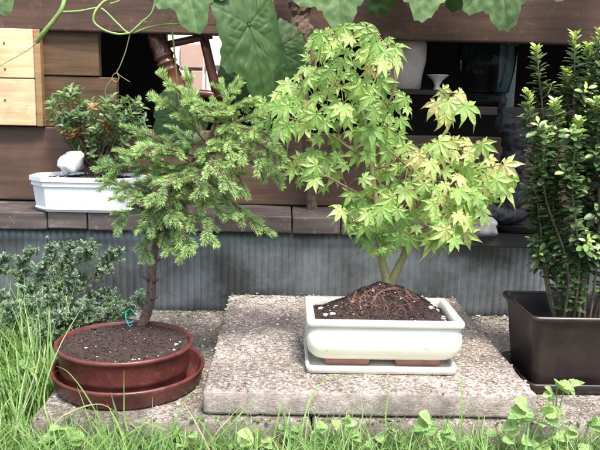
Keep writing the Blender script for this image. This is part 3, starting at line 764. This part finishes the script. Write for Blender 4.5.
for pth in ([(371, 165, 1.12), (352, 150, 1.10), (325, 132, 1.09), (290, 118, 1.08), (272, 112, 1.08)], [(366, 135, 1.12), (385, 110, 1.09), (395, 85, 1.08), (392, 60, 1.08)],
            [(376, 200, 1.13), (352, 190, 1.11), (330, 178, 1.09), (312, 170, 1.08)], [(412, 210, 1.12), (440, 190, 1.10), (470, 172, 1.08), (500, 165, 1.07)],
            [(358, 95, 1.12), (335, 85, 1.10), (310, 85, 1.09)], [(360, 110, 1.12), (375, 80, 1.14), (380, 50, 1.15)], [(409, 235, 1.12), (430, 225, 1.09), (450, 215, 1.07), (462, 212, 1.06)],
            [(366, 140, 1.12), (340, 120, 1.15), (315, 100, 1.17)], [(376, 210, 1.13), (365, 215, 1.09), (352, 222, 1.08)], [(418, 178, 1.12), (400, 160, 1.08), (388, 150, 1.06)],
            [(432, 150, 1.12), (452, 148, 1.1), (480, 145, 1.09)], [(455, 112, 1.12), (448, 98, 1.11), (436, 88, 1.1)], [(412, 215, 1.12), (440, 200, 1.17), (470, 190, 1.2)], [(372, 170, 1.12), (395, 160, 1.16), (400, 130, 1.2)]):
    nodes += mbr(pth, .0022, .0010, rbm, 6)
tk.build('trunk', M['maplebark'], MT, True); rbm.build('branches', M['redstem'], MT, True)
lf = MB(); pet = MB(); placed = []
CL = [ # cx, cy, rx, ry, count, tint, size, Y
 (352, 62, 44, 28, 46, .55, .0265, 1.10), (318, 98, 34, 26, 26, .48, .027, 1.09), (286, 122, 24, 20, 16, .45, .029, 1.08), (362, 112, 46, 30, 28, .45, .030, 1.09),
 (345, 154, 34, 20, 9, .35, .028, 1.09), (318, 178, 24, 20, 9, .38, .027, 1.09), (390, 158, 22, 22, 7, .45, .030, 1.09), (452, 112, 19, 16, 6, .76, .030, 1.09), (434, 162, 26, 24, 10, .70, .031, 1.08),
 (470, 164, 20, 16, 7, .80, .030, 1.07), (496, 184, 18, 13, 9, .74, .031, 1.07), (388, 204, 40, 26, 18, .38, .031, 1.09), (440, 198, 36, 26, 18, .62, .033, 1.07),
 (392, 238, 34, 16, 15, .35, .028, 1.08), (440, 232, 30, 18, 14, .58, .032, 1.05), (470, 205, 22, 18, 8, .55, .033, 1.07), (360, 222, 20, 16, 7, .35, .026, 1.09), (378, 254, 9, 8, 3, .4, .02, 1.09)]
ctr = P(385, 130, 1.12)
for cx_, cy_, rx, ry, cnt, tn, sz, Yl in CL:
    k = tries = 0
    while k < cnt and tries < 3000:
        tries += 1
        a = U(0, 2*math.pi); r_ = math.sqrt(rnd.random()); px = cx_+rx*r_*math.cos(a); py = cy_+ry*r_*math.sin(a)
        if any((px-x)**2+(py-y)**2 < (11.5 if tries < 1500 else 9)**2 for x, y in placed): continue
        placed.append((px, py)); k += 1
        p = P(px, py-9, Yl+rnd.gauss(0, .035)+.04*(r_-.4)); nr = min(nodes, key=lambda q: (q-p).length)
        out = (p-ctr); out.y = 0
        tip = Vector((out.x*6+rnd.gauss(0, .40), -.30+rnd.gauss(0, .25), -1.15+(.5 if rnd.random() < .12 else 0)+rnd.gauss(0, .25)))
        if p.z > ctr.z+.10: tip.z += .2
        nrm = Vector((rnd.gauss(.05, .55), -1.0, .50+rnd.gauss(0, .45)))
        s = sz*U(.60, 1.30); t = min(1, max(0, tn+rnd.gauss(-.03, .17)))
        maple_leaf(lf, p, tip, nrm, s, t, U(.1, .5))
        m_ = (nr+p)/2+Vector((0, 0, .006)); pp = smooth_path([nr, m_, p], 4)
        if (nr-p).length < .09: pet.tube(pp, .00055, 4, .5, False)
        else: pet.tube(smooth_path([nr, m_, p], 4), .0009, 4, .5, False)
lf.build('crown', M['maple'], MT); pet.build('leaf_stalks', M['redstem'], MT)
# surface roots
g = MB()
def hit(px, py, zf):
    d = ray(px, py).normalized(); p = CAM+d*.9
    while p.z > zf(p.x, p.y) and p.y < 1.3: p = p+d*.001
    return p
def root(pxs, r0, r1):
    pts = []
    for px, py, h in pxs:
        q = hit(px, py, zc)
        if q.y > 1.2: continue
        pts.append(Vector((q.x, q.y, q.z+h*.6)))
    if len(pts) < 2: return
    pts = smooth_path(pts, 5); g.tube(pts, lerp_r(r0, r1, len(pts)), 7, wob=.1)
root([(388, 283, .003), (378, 282, .006), (366, 286, .006), (356, 293, .003), (352, 302, .001)], .0028, .0014)
root([(398, 290, .004), (388, 292, .007), (378, 296, .006), (371, 305, .001)], .0028, .0018)
root([(392, 284, .003), (404, 290, .003), (411, 297, .001), (420, 303, -.001)], .0030, .0012)
root([(385, 287, .003), (372, 291, .004), (362, 298, .004), (360, 307, .002), (363, 314, 0)], .0016, .0009)
root([(356, 282, .003), (362, 290, .004), (368, 296, .003), (380, 300, .001)], .0013, .0008)
root([(366, 286, .004), (371, 293, .005), (380, 296, .003), (386, 303, .002)], .0013, .0008)
root([(352, 304, .002), (348, 298, .003), (351, 290, .003), (360, 285, .003)], .0014, .0008)
root([(347, 284, .004), (351, 290, .003), (357, 296, .002)], .0014, .0008)
root([(396, 288, .002), (400, 298, .004), (408, 303, .002), (412, 312, 0)], .0014, .0008)
root([(405, 290, .002), (414, 292, .003), (422, 300, .001)], .0012, .0007)
for k in range(60):
    x0, y0 = U(345, 418), U(284, 309); a_, b_ = x0+U(-8, 8), y0+U(-1, 5)
    root([(x0, y0, .001), (a_, b_, U(.002, .009)), (a_+U(-7, 7), b_+U(-1, 5), U(.001, .006)), (a_+U(-12, 12), b_+U(1, 9), -.001)], U(.0005, .0013), .0004)
g.build('roots', M['root'], MT, True)

# ------------------------------------------------------------------ azalea in white pot
AB = P(95, 170, 1.56); AB.z = zw(AB.x, AB.y)-.003
AZ = empty('azalea_shrub', AB, 'small leafy azalea with reddish young leaves in the white pot', 'shrub')
al = MB(); ast = MB()
tips = []
for cx_, cy_, rx, ry, cnt in ((72, 108, 26, 20, 36), (96, 124, 36, 22, 74), (124, 104, 20, 14, 20), (66, 94, 14, 8, 10), (86, 140, 26, 14, 34), (128, 130, 20, 26, 26), (103, 152, 20, 12, 12), (112, 165, 22, 10, 10)):
    for k in range(cnt):
        a = U(0, 6.28); r_ = math.sqrt(rnd.random()); p = P(cx_+rx*r_*math.cos(a), cy_+ry*r_*math.sin(a), U(1.50, 1.62)); tips.append(p)
for p in tips:
    b = AB+Vector((U(-.012, .012), U(-.01, .01), 0)); m_ = b.lerp(p, .5)+Vector((U(-.01, .01), 0, -.012))
    if rnd.random() < .35: ast.tube(smooth_path([b, m_, p], 3), lerp_r(.0016, .0007, 7), 5)
    ax = (p-AB).normalized()+rv(.25)
    red = rnd.random() < .06
    for j in range(rnd.randrange(5, 9)):
        ph = j*2.4+U(-.3, .3); o_ = ax.orthogonal().normalized(); o2 = ax.cross(o_)
        d = (o_*math.cos(ph)+o2*math.sin(ph))*.9+ax*.5+Vector((0, -.15, .1))
        oval_leaf(al, p-ax.normalized()*.003*j, d, ax+Vector((0, -.3, .3)), U(.013, .020), U(.0075, .0105), U(.9, 1) if red else U(.1, .8), .3)
al.build('foliage', M['azalea'], AZ); ast.build('stems', M['bark'], AZ)

# ------------------------------------------------------------------ box holly in the planter
HB = P(572, 305, 1.15); HB.z = .086
hl_spec = [ # base px x, top px, py, Y
 (566, 536, 48, 1.16), (560, 528, 92, 1.13), (568, 555, 102, 1.12), (572, 575, 34, 1.16), (580, 600, 32, 1.15), (584, 588, 46, 1.2), (564, 545, 130, 1.10), (576, 566, 70, 1.2), (586, 612, 60, 1.14), (590, 596, 100, 1.10),
 (574, 578, 120, 1.09), (594, 628, 48, 1.16), (604, 645, 66, 1.14), (612, 640, 120, 1.1), (560, 536, 150, 1.17), (630, 662, 62, 1.16), (600, 618, 150, 1.09), (640, 680, 80, 1.15), ]
groups = [(hl_spec[:8], 'bushy upright box-leaved holly at the left end of the planter'), (hl_spec[8:], 'taller thick box-leaved holly at the right edge of the photo')]
for spec, lab in groups:
    H_ = empty('holly_shrub', Vector((P(spec[0][0], 300, 1.15).x, 1.15, .087)), lab, 'shrub', 'hollies planted in the brown planter')
    hl = MB(); hs = MB()
    for bx, tx, ty, Yh in spec:
        b = P(bx, 308, 1.15); b.z = .084; e = P(tx, ty, Yh)
        m1 = b.lerp(e, .35)+Vector((U(-.022, .022), U(-.01, .01), 0)); m2 = b.lerp(e, .7)+Vector((U(-.014, .014), U(-.01, .01), 0))
        pts = smooth_path([b, m1, m2, e], 8); hs.tube(pts, lerp_r(.0025, .0010, len(pts)), 7, wob=.1)
        pathlen = sum((pts[i+1]-pts[i]).length for i in range(len(pts)-1))
        def stemleaves(pts, s0, s1, dense, tipbright):
            L_ = sum((pts[i+1]-pts[i]).length for i in range(len(pts)-1)); n_ = max(4, int(L_*(s1-s0)*dense))
            for j in range(n_):
                s = s0+(s1-s0)*j/n_; f = s*(len(pts)-1); i = min(int(f), len(pts)-2); p = pts[i].lerp(pts[i+1], f-i); ax = (pts[i+1]-pts[i]).normalized()
                o_ = ax.orthogonal().normalized(); o2 = ax.cross(o_); ph = j*2.4+U(-.4, .4)
                d = (o_*math.cos(ph)+o2*math.sin(ph))+ax*(U(.1, .5)+.8*max(0, s-.85)/.15)
                tb = max(0, (s-tipbright)/(1-tipbright)); t = min(1, U(.05, .55)+tb*.75)
                sz = U(.012, .023)*(1-.35*tb)
                if rnd.random() < .12: continue
                oval_leaf(hl, p+d.normalized()*.002, d, ax+Vector((0, -.25, .25)), sz, sz*.55, t, .3, .12, .55)
        stemleaves(pts, U(.12, .34), 1, 580, .84)
        for q in range(rnd.randrange(9, 14)):
            s = U(.30, .92); p = pts[int(s*(len(pts)-1))]; d = Vector((U(-1, 1), U(-1, .8), U(.5, 1.3))).normalized()*U(.015, .040)
            sub = smooth_path([p, p+d*.5+Vector((d.x*.2, 0, -.002)), p+d], 4); hs.tube(sub, lerp_r(.0013, .0007, len(sub)), 5); stemleaves(sub, .15, 1, 520, .5)
    hl.build('foliage', M['holly'], H_); hs.build('stems', M['stem'], H_)

# ------------------------------------------------------------------ juniper
JB = Vector((P(30, 340, 1.36).x, 1.36, .0))
JU = empty('juniper_shrub', JB, 'spreading blue-green juniper growing at the left by the corrugated sheet', 'shrub')
jl = MB(); js = MB()
def jshoot(a, b, tint):
    L_ = (b-a).length; ax = (b-a).normalized(); S1 = ax.orthogonal().normalized(); S2 = ax.cross(S1); js.tube([a, b], [.0011, .0005], 4, .5, False)
    n_ = int(L_*2600)
    for i in range(n_):
        s = i/max(1, n_); p = a.lerp(b, s); ph = i*2.39+U(-.3, .3); d = (S1*math.cos(ph)+S2*math.sin(ph)+ax*1.0).normalized(); ln = U(.0035, .0058)
        side = d.cross(rv()).normalized()*.0009; b0 = len(jl.v); jl.v += [p-side*.7, p+side*.7, p+d*ln*.55+side, p+d*ln*.55-side, p+d*ln]
        t = min(1, max(0, tint+U(-.15, .15)+.2*s)); jl.face((b0, b0+1, b0+2, b0+3), t); jl.face((b0+3, b0+2, b0+4), t)
JBR = [[(10, 345, 1.36), (20, 320, 1.35), (30, 295, 1.34), (44, 270, 1.34), (50, 252, 1.34)], [(10, 345, 1.36), (0, 320, 1.35), (-8, 290, 1.34), (4, 262, 1.34)], [(20, 345, 1.36), (40, 315, 1.35), (60, 290, 1.36), (80, 260, 1.37), (90, 250, 1.37)],
       [(20, 340, 1.36), (50, 310, 1.36), (75, 290, 1.38), (100, 272, 1.4), (117, 255, 1.4)], [(20, 345, 1.36), (60, 330, 1.33), (95, 322, 1.33), (122, 316, 1.34), (140, 300, 1.36)], [(10, 345, 1.34), (20, 320, 1.3), (35, 305, 1.27), (55, 300, 1.25)],
       [(10, 350, 1.34), (0, 330, 1.3), (-10, 312, 1.28), (5, 300, 1.26)], [(20, 345, 1.34), (45, 335, 1.27), (70, 322, 1.25), (85, 310, 1.25)], [(10, 345, 1.34), (30, 328, 1.27), (40, 322, 1.25), (60, 318, 1.23)],
       [(15, 345, 1.38), (25, 300, 1.4), (22, 270, 1.42), (30, 256, 1.42)], [(15, 345, 1.38), (45, 300, 1.4), (62, 270, 1.42), (70, 250, 1.42)], [(-10, 345, 1.36), (-30, 300, 1.36), (-40, 270, 1.36)], [(-10, 345, 1.3), (-35, 320, 1.26), (-50, 300, 1.25)],
       [(20, 345, 1.36), (60, 325, 1.38), (90, 300, 1.4), (110, 296, 1.42)], [(20, 345, 1.36), (70, 335, 1.36), (100, 318, 1.37), (116, 306, 1.38)], [(0, 345, 1.3), (8, 325, 1.24), (14, 312, 1.22)], [(20, 345, 1.32), (35, 335, 1.22), (48, 330, 1.2)]]
for br in JBR:
    pts = smooth_path([P(*q) for q in br], 5); js.tube(pts, lerp_r(.0045, .001, len(pts)), 6)
    for i in range(3, len(pts)):
        for q in range(4):
            ax = (pts[i]-pts[i-1]).normalized(); d = (ax*.7+rv(.6)+Vector((0, -.25, .35))).normalized(); ln = U(.012, .036)*(1.15-.4*i/len(pts))
            e = pts[i]+d*ln; tn = U(.15, .85); jshoot(pts[i], e, tn)
            for u in range(3):
                m_ = pts[i].lerp(e, U(.3, .8)); jshoot(m_, m_+(d+rv(.6)).normalized()*U(.007, .015), tn+U(-.1, .2))
jl.build('foliage', M['juniper'], JU); js.build('stems', M['bark'], JU)

# ------------------------------------------------------------------ grapevine
GV = empty('grapevine', P(305, -60, 1.5), 'climbing grapevine with large lobed leaves hanging across the top', 'vine')
tints_by = None
def seg_d(p, a, b):
    ab = b-a; t = max(0, min(1, (p-a).dot(ab)/ab.dot(ab))); return (p-a-ab*t).length, t
def grape_leaf(base, tip, nrm, size, t, seed=0, fold=.12, lab=None, wide=1.0):
    X, Y_, Z = frame(tip, nrm); X = X*wide; rg = random.Random(seed); NA, NR = 180, 26; g = MB()
    lob = [(0, 1.0, .34), (R(58), .88, .30), (R(-58), .88, .30), (R(112), .74, .34), (R(-112), .74, .34), (R(155), .55, .3), (R(-155), .55, .3)]
    lob = [(a+rg.uniform(-.05, .05), l*rg.uniform(.93, 1.07), w_) for a, l, w_ in lob]
    def rad_(a):
        v = .0
        for la, l, w_ in lob:
            d = abs((a-la+math.pi) % (2*math.pi)-math.pi); v = max(v, l*max(0, 1-(d/(w_*2.6))**1.7)*1.0)
        v = max(v, .70)
        d = math.pi-abs(a)
        if d < .30: v *= .25+.75*(d/.30)**.7
        aw = a+.05*noise.noise(Vector((a*5, seed, 0))); saw = (abs(((aw*17/math.pi+seed) % 1)-.35)/.65)
        return v*(1+.055*(saw-.4)*(.5+noise.noise(Vector((a*4, seed, 4)))+.4)+.05*noise.noise(Vector((a*3, seed, 8))))
    veins = []
    for la, l, w_ in lob[:5]:
        e = Vector((math.sin(la), math.cos(la)))*l*.97; veins.append((Vector((0, 0)), e, .018))
        for k in range(1, 5):
            for sg in (-1, 1):
                s0_ = e*(k*.19); a2 = la+sg*R(46); veins.append((s0_, s0_+Vector((math.sin(a2), math.cos(a2)))*l*.42*(1-k*.16), .009))
    ph = rg.uniform(0, 6)
    g.v.append(base)
    pts2 = [Vector((0, 0))]
    for j in range(1, NR+1):
        for i in range(NA):
            a = -math.pi+2*math.pi*(i+.5)/NA; r_ = rad_(a)*j/NR
            p2 = Vector((math.sin(a)*r_, math.cos(a)*r_)); pts2.append(p2)
            dv = min(max(0, 1-seg_d(p2, va, vb)[0]/(w_*2.5)) for va, vb, w_ in veins) if False else max(max(0, 1-seg_d(p2, va, vb)[0]/(w_*2.2)) for va, vb, w_ in veins)
            z = -.012*dv+fold*abs(p2.x)-.20*r_*r_+.035*math.sin(a*3+ph)*r_+.02*noise.noise(Vector((p2.x*7, p2.y*7, seed)))
            g.v.append(base+(X*p2.x+Y_*p2.y+Z*z)*size)
    def tv(c):
        dv = max(max(0, 1-seg_d(c, va, vb)[0]/w_) for va, vb, w_ in veins); return min(1, t+.10*dv)
    for i in range(NA):
        b = (i+1) % NA; 
        if i == NA-1: continue
        g.face((0, 1+i, 1+b), t)
        for j in range(NR-1):
            q = (1+j*NA+i, 1+j*NA+b, 1+(j+1)*NA+b, 1+(j+1)*NA+i); c = (pts2[q[0]]+pts2[q[2]])/2; g.face(q, tv(c))
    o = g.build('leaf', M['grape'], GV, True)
    if lab: o['label'] = lab
    return base
DN = Vector((0, 0, -1)); FR = Vector((0, -1, .35))
stalks = []
def gl(px, py, Y, tx, ty, size_px, t, seed, nrm=FR, lab=None, fold=.12, ty_=0.0, wide=1.0):
    b = P(px, py, Y); e = P(tx, ty, Y); tip = (e-b); tip.y += ty_*tip.length; grape_leaf(b, tip, nrm, size_px*Y/700, t, seed, fold, lab, wide); stalks.append(b)
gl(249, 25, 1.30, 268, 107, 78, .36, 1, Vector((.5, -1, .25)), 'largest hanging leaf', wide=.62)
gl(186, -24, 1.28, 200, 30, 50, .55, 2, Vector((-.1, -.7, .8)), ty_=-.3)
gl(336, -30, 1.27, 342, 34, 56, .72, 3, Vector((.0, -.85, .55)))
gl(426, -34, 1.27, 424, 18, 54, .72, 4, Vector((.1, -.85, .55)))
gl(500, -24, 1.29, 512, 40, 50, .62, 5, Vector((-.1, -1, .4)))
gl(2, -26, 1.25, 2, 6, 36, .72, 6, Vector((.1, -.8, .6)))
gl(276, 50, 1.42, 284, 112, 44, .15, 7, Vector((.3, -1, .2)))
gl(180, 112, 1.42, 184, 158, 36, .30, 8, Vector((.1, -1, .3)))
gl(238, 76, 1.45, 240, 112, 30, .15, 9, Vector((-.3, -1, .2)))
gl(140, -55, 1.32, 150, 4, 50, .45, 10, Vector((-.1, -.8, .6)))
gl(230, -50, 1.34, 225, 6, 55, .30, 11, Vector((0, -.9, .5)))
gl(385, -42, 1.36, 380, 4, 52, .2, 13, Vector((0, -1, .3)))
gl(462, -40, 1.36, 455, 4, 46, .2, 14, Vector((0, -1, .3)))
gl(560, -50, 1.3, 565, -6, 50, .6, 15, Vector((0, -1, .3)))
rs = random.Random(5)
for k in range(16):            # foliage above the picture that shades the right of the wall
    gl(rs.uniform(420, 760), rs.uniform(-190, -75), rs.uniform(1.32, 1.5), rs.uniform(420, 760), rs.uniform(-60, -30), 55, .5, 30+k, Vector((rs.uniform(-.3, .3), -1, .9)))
g = MB()
main = [(-80, -50, 1.4), (60, -42, 1.36), (160, -50, 1.33), (300, -62, 1.4), (430, -55, 1.33), (560, -60, 1.33), (700, -60, 1.4)]
pts = smooth_path([P(*q) for q in main], 8); g.tube(pts, .004, 8)
for s_ in stalks:
    q = min(pts, key=lambda k: (k-s_).length); g.tube(smooth_path([q, (q+s_)/2+Vector((0, .02, .01)), s_], 5), lerp_r(.0022, .0012, 11), 6)
def vine(pxs, r0, r1): 
    p_ = smooth_path([P(*q) for q in pxs], 8); g.tube(p_, lerp_r(r0, r1, len(p_)), 7)
vine([(68, -44, 1.36), (66, -10, 1.34), (62, 8, 1.33), (54, 20, 1.33), (44, 32, 1.33), (37, 42, 1.34)], .0042, .0042)
vine([(62, 12, 1.33), (80, 11, 1.33), (98, 8, 1.33), (106, 12, 1.33), (118, 24, 1.33), (130, 33, 1.33), (150, 27, 1.33), (175, 24, 1.34), (225, 25, 1.32), (249, 26, 1.31)], .0020, .0017)
vine([(118, -40, 1.34), (112, -6, 1.34), (102, 3, 1.33), (95, 12, 1.32), (94, 22, 1.32), (104, 30, 1.32), (118, 34, 1.32), (130, 33, 1.325)], .0026, .0020)
vine([(130, 33, 1.325), (142, 22, 1.33), (152, 12, 1.34), (158, -10, 1.35)], .0018, .0018)
vine([(110, 4, 1.33), (120, 0, 1.33), (128, -12, 1.34)], .0018, .0014)
g.build('shoots', M['greenstem'], GV, True)
TD = plain('tendril_stem', (.22, .20, .08), .6, .2, 60, 0)
g = MB()
vine([(130, 33, 1.325), (126, 50, 1.33), (120, 66, 1.33), (117, 72, 1.33), (119, 78, 1.33), (116, 82, 1.33), (112, 78, 1.33), (116, 73, 1.33), (122, 77, 1.33), (130, 82, 1.33)], .0010, .0006)
g.build('tendril', TD, GV, True)
g = MB()
vine([(113, 78, 1.33), (108, 84, 1.33), (105, 92, 1.33), (108, 98, 1.33), (112, 97, 1.33)], .0008, .0005)
g.build('tendril', TD, GV, True)
g = MB()
vine([(38, 42, 1.34), (28, 50, 1.36), (14, 58, 1.38), (0, 66, 1.4)], .0007, .0005)  # a stem's shadow line across the bare planks, shaped as a thin strand
g.build('tendril', TD, GV, True)
g = MB()
vine([(172, 16, 1.3), (166, 20, 1.3), (158, 14, 1.3), (150, 22, 1.3), (140, 20, 1.3)], .0010, .0006)
g.build('tendril', TD, GV, True)
g = MB(); pts = smooth_path([P(292, -60, 1.56), P(302, -20, 1.56), P(300, 20, 1.56), P(305, 60, 1.55), P(303, 100, 1.56), P(308, 150, 1.6), P(312, 212, 1.62)], 10)
g.tube(pts, [.0215*(1+.15*math.sin(i*.9)) if i < 35 else .012 for i in range(len(pts))], 22, wob=.16)
g.build('trunk', M['bark'], GV, False)

# ------------------------------------------------------------------ weeds
def toothed_leaf(g, base, tip, nrm, ln, wd, t, curl=.2):
    X, Y_, Z = frame(tip, nrm); n_ = 11; b0 = len(g.v); ph = U(0, 6)
    for i in range(n_+1):
        s = i/n_; w_ = (math.sin(math.pi*min(1, s**.78))**.8)*(1-.25*s)+.03; w_ *= 1.0+(.10 if i % 2 else -.07)
        w2 = w_*wd*.5; zz_ = -curl*ln*s*s+.03*ln*math.sin(s*9+ph); fl_ = .0004*(1 if i % 2 else -1)
        for q in (-1, -.5, 0, .5, 1):
            g.v.append(base+Y_*ln*(s-(.03 if abs(q) == 1 else 0))+X*w2*q+Z*(zz_+.22*abs(q)*w2+(fl_ if abs(q) == .5 else 0)))
    for i in range(n_):
        for q in range(4):
            a = b0+i*5+q; g.face((a, a+1, a+6, a+5), min(1, max(0, t+(.06 if q in (0, 3) else 0))))
def weed(b, leaves, label, t=.5, size=.03, name='weed_plant', group=None):
    e = empty(name, b, label, 'weed', group); g = MB(); s = MB()
    for tipp, ln, wdr in leaves:
        ax = tipp-b; m_ = b+Vector((ax.x*.3, ax.y*.3, ax.z*.6)); s.tube(smooth_path([b, m_, tipp], 4), lerp_r(.0014, .0008, 9), 5)
        o_ = Vector((ax.x+U(-.02, .02), -abs(U(.005, .03)), U(-.01, .02)))
        o_ = o_.normalized()
        for q in (-1, 0, 1):
            if q and rnd.random() < .3: continue
            d = Matrix.Rotation(q*R(62), 3, 'Y') @ o_; toothed_leaf(g, tipp, d, Vector((U(-.3, .3), -.8, 1)), ln*(1 if q == 0 else .85), ln*wdr, min(1, max(0, t+U(-.25, .3))), U(.05, .35))
    g.build('leaves', M['weed'], e); s.build('stems', M['greenstem'], e, True); return e
def wl(lst, Y): return [(P(px, py, Y+U(-.02, .02)), ln, w_) for px, py, ln, w_ in lst]
Yw = .93
def gb(px, Y): q = P(px, 430, Y); return Vector((q.x, Y, -.045))
weed(gb(555, .95), wl([(557, 382, .034, .55), (552, 392, .018, .6), (566, 384, .026, .5)], .95), 'tall weed with three pale leaves before the brown planter', .6)
weed(gb(530, .93), wl([(527, 408, .032, .75), (538, 424, .028, .7), (516, 424, .026, .7), (545, 414, .03, .7), (530, 440, .032, .7), (555, 436, .028, .7), (512, 440, .026, .7), (540, 446, .03, .7)], .92), 'leafiest weed clump at the front right corner of the raised slab', .55)
weed(gb(582, .92), wl([(575, 430, .024, .7), (590, 422, .024, .7), (598, 436, .026, .7), (584, 444, .026, .7)], .92), 'broad-leaved weed at the bottom right corner of the photo', .45)
weed(gb(435, .93), wl([(430, 420, .030, .75), (422, 430, .022, .7), (442, 430, .026, .7), (434, 444, .028, .7)], .93), 'round-leaved weed below the right side of the cream pot', .45)
weed(gb(336, .94), wl([(325, 424, .018, .8), (336, 420, .018, .8), (346, 424, .018, .8), (318, 432, .018, .8), (352, 434, .02, .8)], .94), 'low weed below the left side of the cream pot', .5)
weed(gb(292, .94), wl([(284, 428, .02, .8), (298, 430, .02, .8), (290, 438, .02, .8)], .94), 'small weed in the grass between the red and cream pots', .5)
weed(gb(255, .93), wl([(252, 436, .026, .8), (264, 440, .022, .8), (244, 444, .022, .8)], .93), 'pale weed under the front left corner of the raised slab', .7)
weed(gb(65, .93), wl([(62, 428, .028, .85), (72, 436, .024, .8), (54, 438, .022, .8)], .93), 'round-leaved weed in front of the red saucer', .6)
weed(gb(385, .94), wl([(378, 436, .018, .8), (392, 430, .018, .8), (400, 442, .02, .8), (370, 444, .018, .8)], .94), 'low weed straight below the cream tray', .4)
weed(gb(478, .94), wl([(470, 436, .02, .75), (486, 432, .02, .75), (478, 446, .022, .8)], .94), 'low weed left of the leafiest weed clump', .4)
weed(gb(185, .94), wl([(178, 432, .018, .8), (192, 434, .018, .8), (184, 446, .02, .8)], .94), 'low weed in front of the right side of the red saucer', .4)
weed(gb(27, 1.08), wl([(28, 366, .022, .8), (20, 372, .02, .8), (34, 374, .02, .8)], 1.08), 'small round-leaved weed in the tall grass left of the red pot', .5)

# ------------------------------------------------------------------ grass
gr = MB()
def blade(b, h, lean, curve, w_, t, segs=4):
    side = Vector((-lean.y, lean.x, 0)); side = (side+Vector((U(-.5, .5), U(-.5, .5), 0))).normalized(); b0 = len(gr.v)
    for i in range(segs+1):
        s = i/segs; p = b+Vector((0, 0, h*s*(1-.35*curve*s)))+Vector((lean.x, lean.y, 0))*h*(s*.35+curve*s*s)
        ww = w_*(1-s)**.6*.5+.0001
        gr.v += [p-side*ww, p+side*ww]
    for i in range(segs): a = b0+i*2; gr.face((a, a+1, a+3, a+2), t)
def tuft(x, y, n_, h, hr=.4, w0=.0026):
    for k in range(n_):
        a = U(0, 6.28); ln = Vector((math.cos(a), math.sin(a), 0))
        if y > .93 and xl-.17 < x < xl+.01: ln.x = -abs(ln.x)
        bx, by = x+U(-.008, .008), y+U(-.008, .008)
        blade(Vector((bx, by, gz(bx, by)-.003)), h*U(1-hr, 1+hr), ln, U(.1, .9), w0*U(.6, 1.3), min(1, max(0, rnd.gauss(.5, .22))))
for k in range(3000):
    x = U(-.75, .85); y = U(.66, .965); tuft(x, y, 4, U(.035, .070)*(1.15 if y < .85 else 1)*(.85 if y > .9 else 1))
for k in range(1200):       # tall grass at the left of the paving
    x = U(-1.0, xl-.012); y = U(.8, 1.3); tuft(x, y, 5, U(.08, .17)*(1 if y > .95 else .75), .4, .0030)
for k in range(200):
    x = U(-1.0, xl-.004); y = U(1.3, 1.5); tuft(x, y, 5, .05)
for k in range(150):       # sparse taller blades along the front
    x = U(-.6, .7); y = U(.90, .965); tuft(x, y, 2, U(.06, .10), .3, .0016)
for k in range(420):       # broad blades and dry straw between
    x = U(-1.0, .85); y = U(.72, .955) if x > xl else U(.8, 1.3); tuft(x, y, 1, U(.05, .09)*(1.6 if x < xl else 1), .3, .0052)
for k in range(500):
    x = U(-.9, .85); y = U(.8, .965); a = U(0, 6.28)
    blade(Vector((x, y, gz(x, y))), U(.02, .05), Vector((math.cos(a), math.sin(a), 0)), U(1, 2.2), .0016, 1.0)
for k in range(1500):      # lawn behind the camera
    x = U(-1.6, 1.6); y = U(-.6, .66); tuft(x, y, 4, .045, .4, .003)
def bladepx(pxs, w_, t):   # single arching blades seen across the slab edges
    pts = smooth_path([P(*q) for q in pxs], 6); b0 = len(gr.v); n_ = len(pts)
    for i, p in enumerate(pts):
        ax = (pts[min(i+1, n_-1)]-pts[max(i-1, 0)]).normalized(); sd_ = ax.cross(Vector((0, -1, .3))).normalized(); ww = w_*(1-(i/(n_-1))**2)*.5+.0001; gr.v += [p-sd_*ww, p+sd_*ww]
    for i in range(n_-1): a = b0+2*i; gr.face((a, a+1, a+3, a+2), t)
for q in ([(112, 450, .94), (100, 420, .97), (84, 392, .98), (68, 372, .99), (56, 366, 1.0)], [(40, 450, .95), (60, 418, .96), (96, 404, .97), (116, 412, .97)], [(134, 450, .94), (125, 420, .96), (124, 395, .97), (124, 370, .98)],
          [(20, 450, .96), (30, 410, .98), (42, 372, 1.0), (56, 320, 1.03)], [(4, 450, .98), (26, 400, 1.0), (40, 350, 1.02), (36, 296, 1.04)], [(60, 450, .95), (44, 400, .98), (58, 350, 1.0), (84, 304, 1.04)],
          [(300, 440, .94), (310, 400, .96), (330, 378, .97), (372, 374, .98)], [(205, 450, .94), (230, 425, .95), (252, 402, .96), (262, 394, .96)], [(168, 450, .94), (172, 430, .95), (188, 396, .96), (204, 388, .97)],
          [(460, 445, .94), (462, 400, .95), (458, 360, .97)], [(345, 448, .94), (362, 420, .95), (360, 390, .96)], [(388, 448, .94), (386, 410, .95), (396, 372, .97)], [(232, 450, .94), (196, 440, .95), (150, 424, .96), (120, 416, .97)],
          [(0, 330, 1.1), (16, 350, 1.06), (30, 380, 1.02), (34, 420, 1.0)], [(80, 450, .95), (92, 440, .95), (134, 444, .95), (180, 450, .95)]):
    bladepx(q, .0022, U(.55, .95))
tag(gr.build('grass', M['grass']), 'long green grass along the front and left of the paving', 'grass', kind='stuff')
# dry bits and leaf litter on the lower slab, moss cushions
g = MB()
for k in range(330):
    x = U(xl, .7); y = U(.966, .976) if rnd.random() < .2 else U(1.47, 1.515); z = .0 if not (fl.x < x < fr.x and y > .98) else SL
    g.lump((x, y, z+.0005), U(.0012, .0035), rnd.random(), (1.3, 1, .4), .35)
tag(g.build('moss', M['moss']), 'moss cushions along the slab edges', 'moss', kind='stuff')
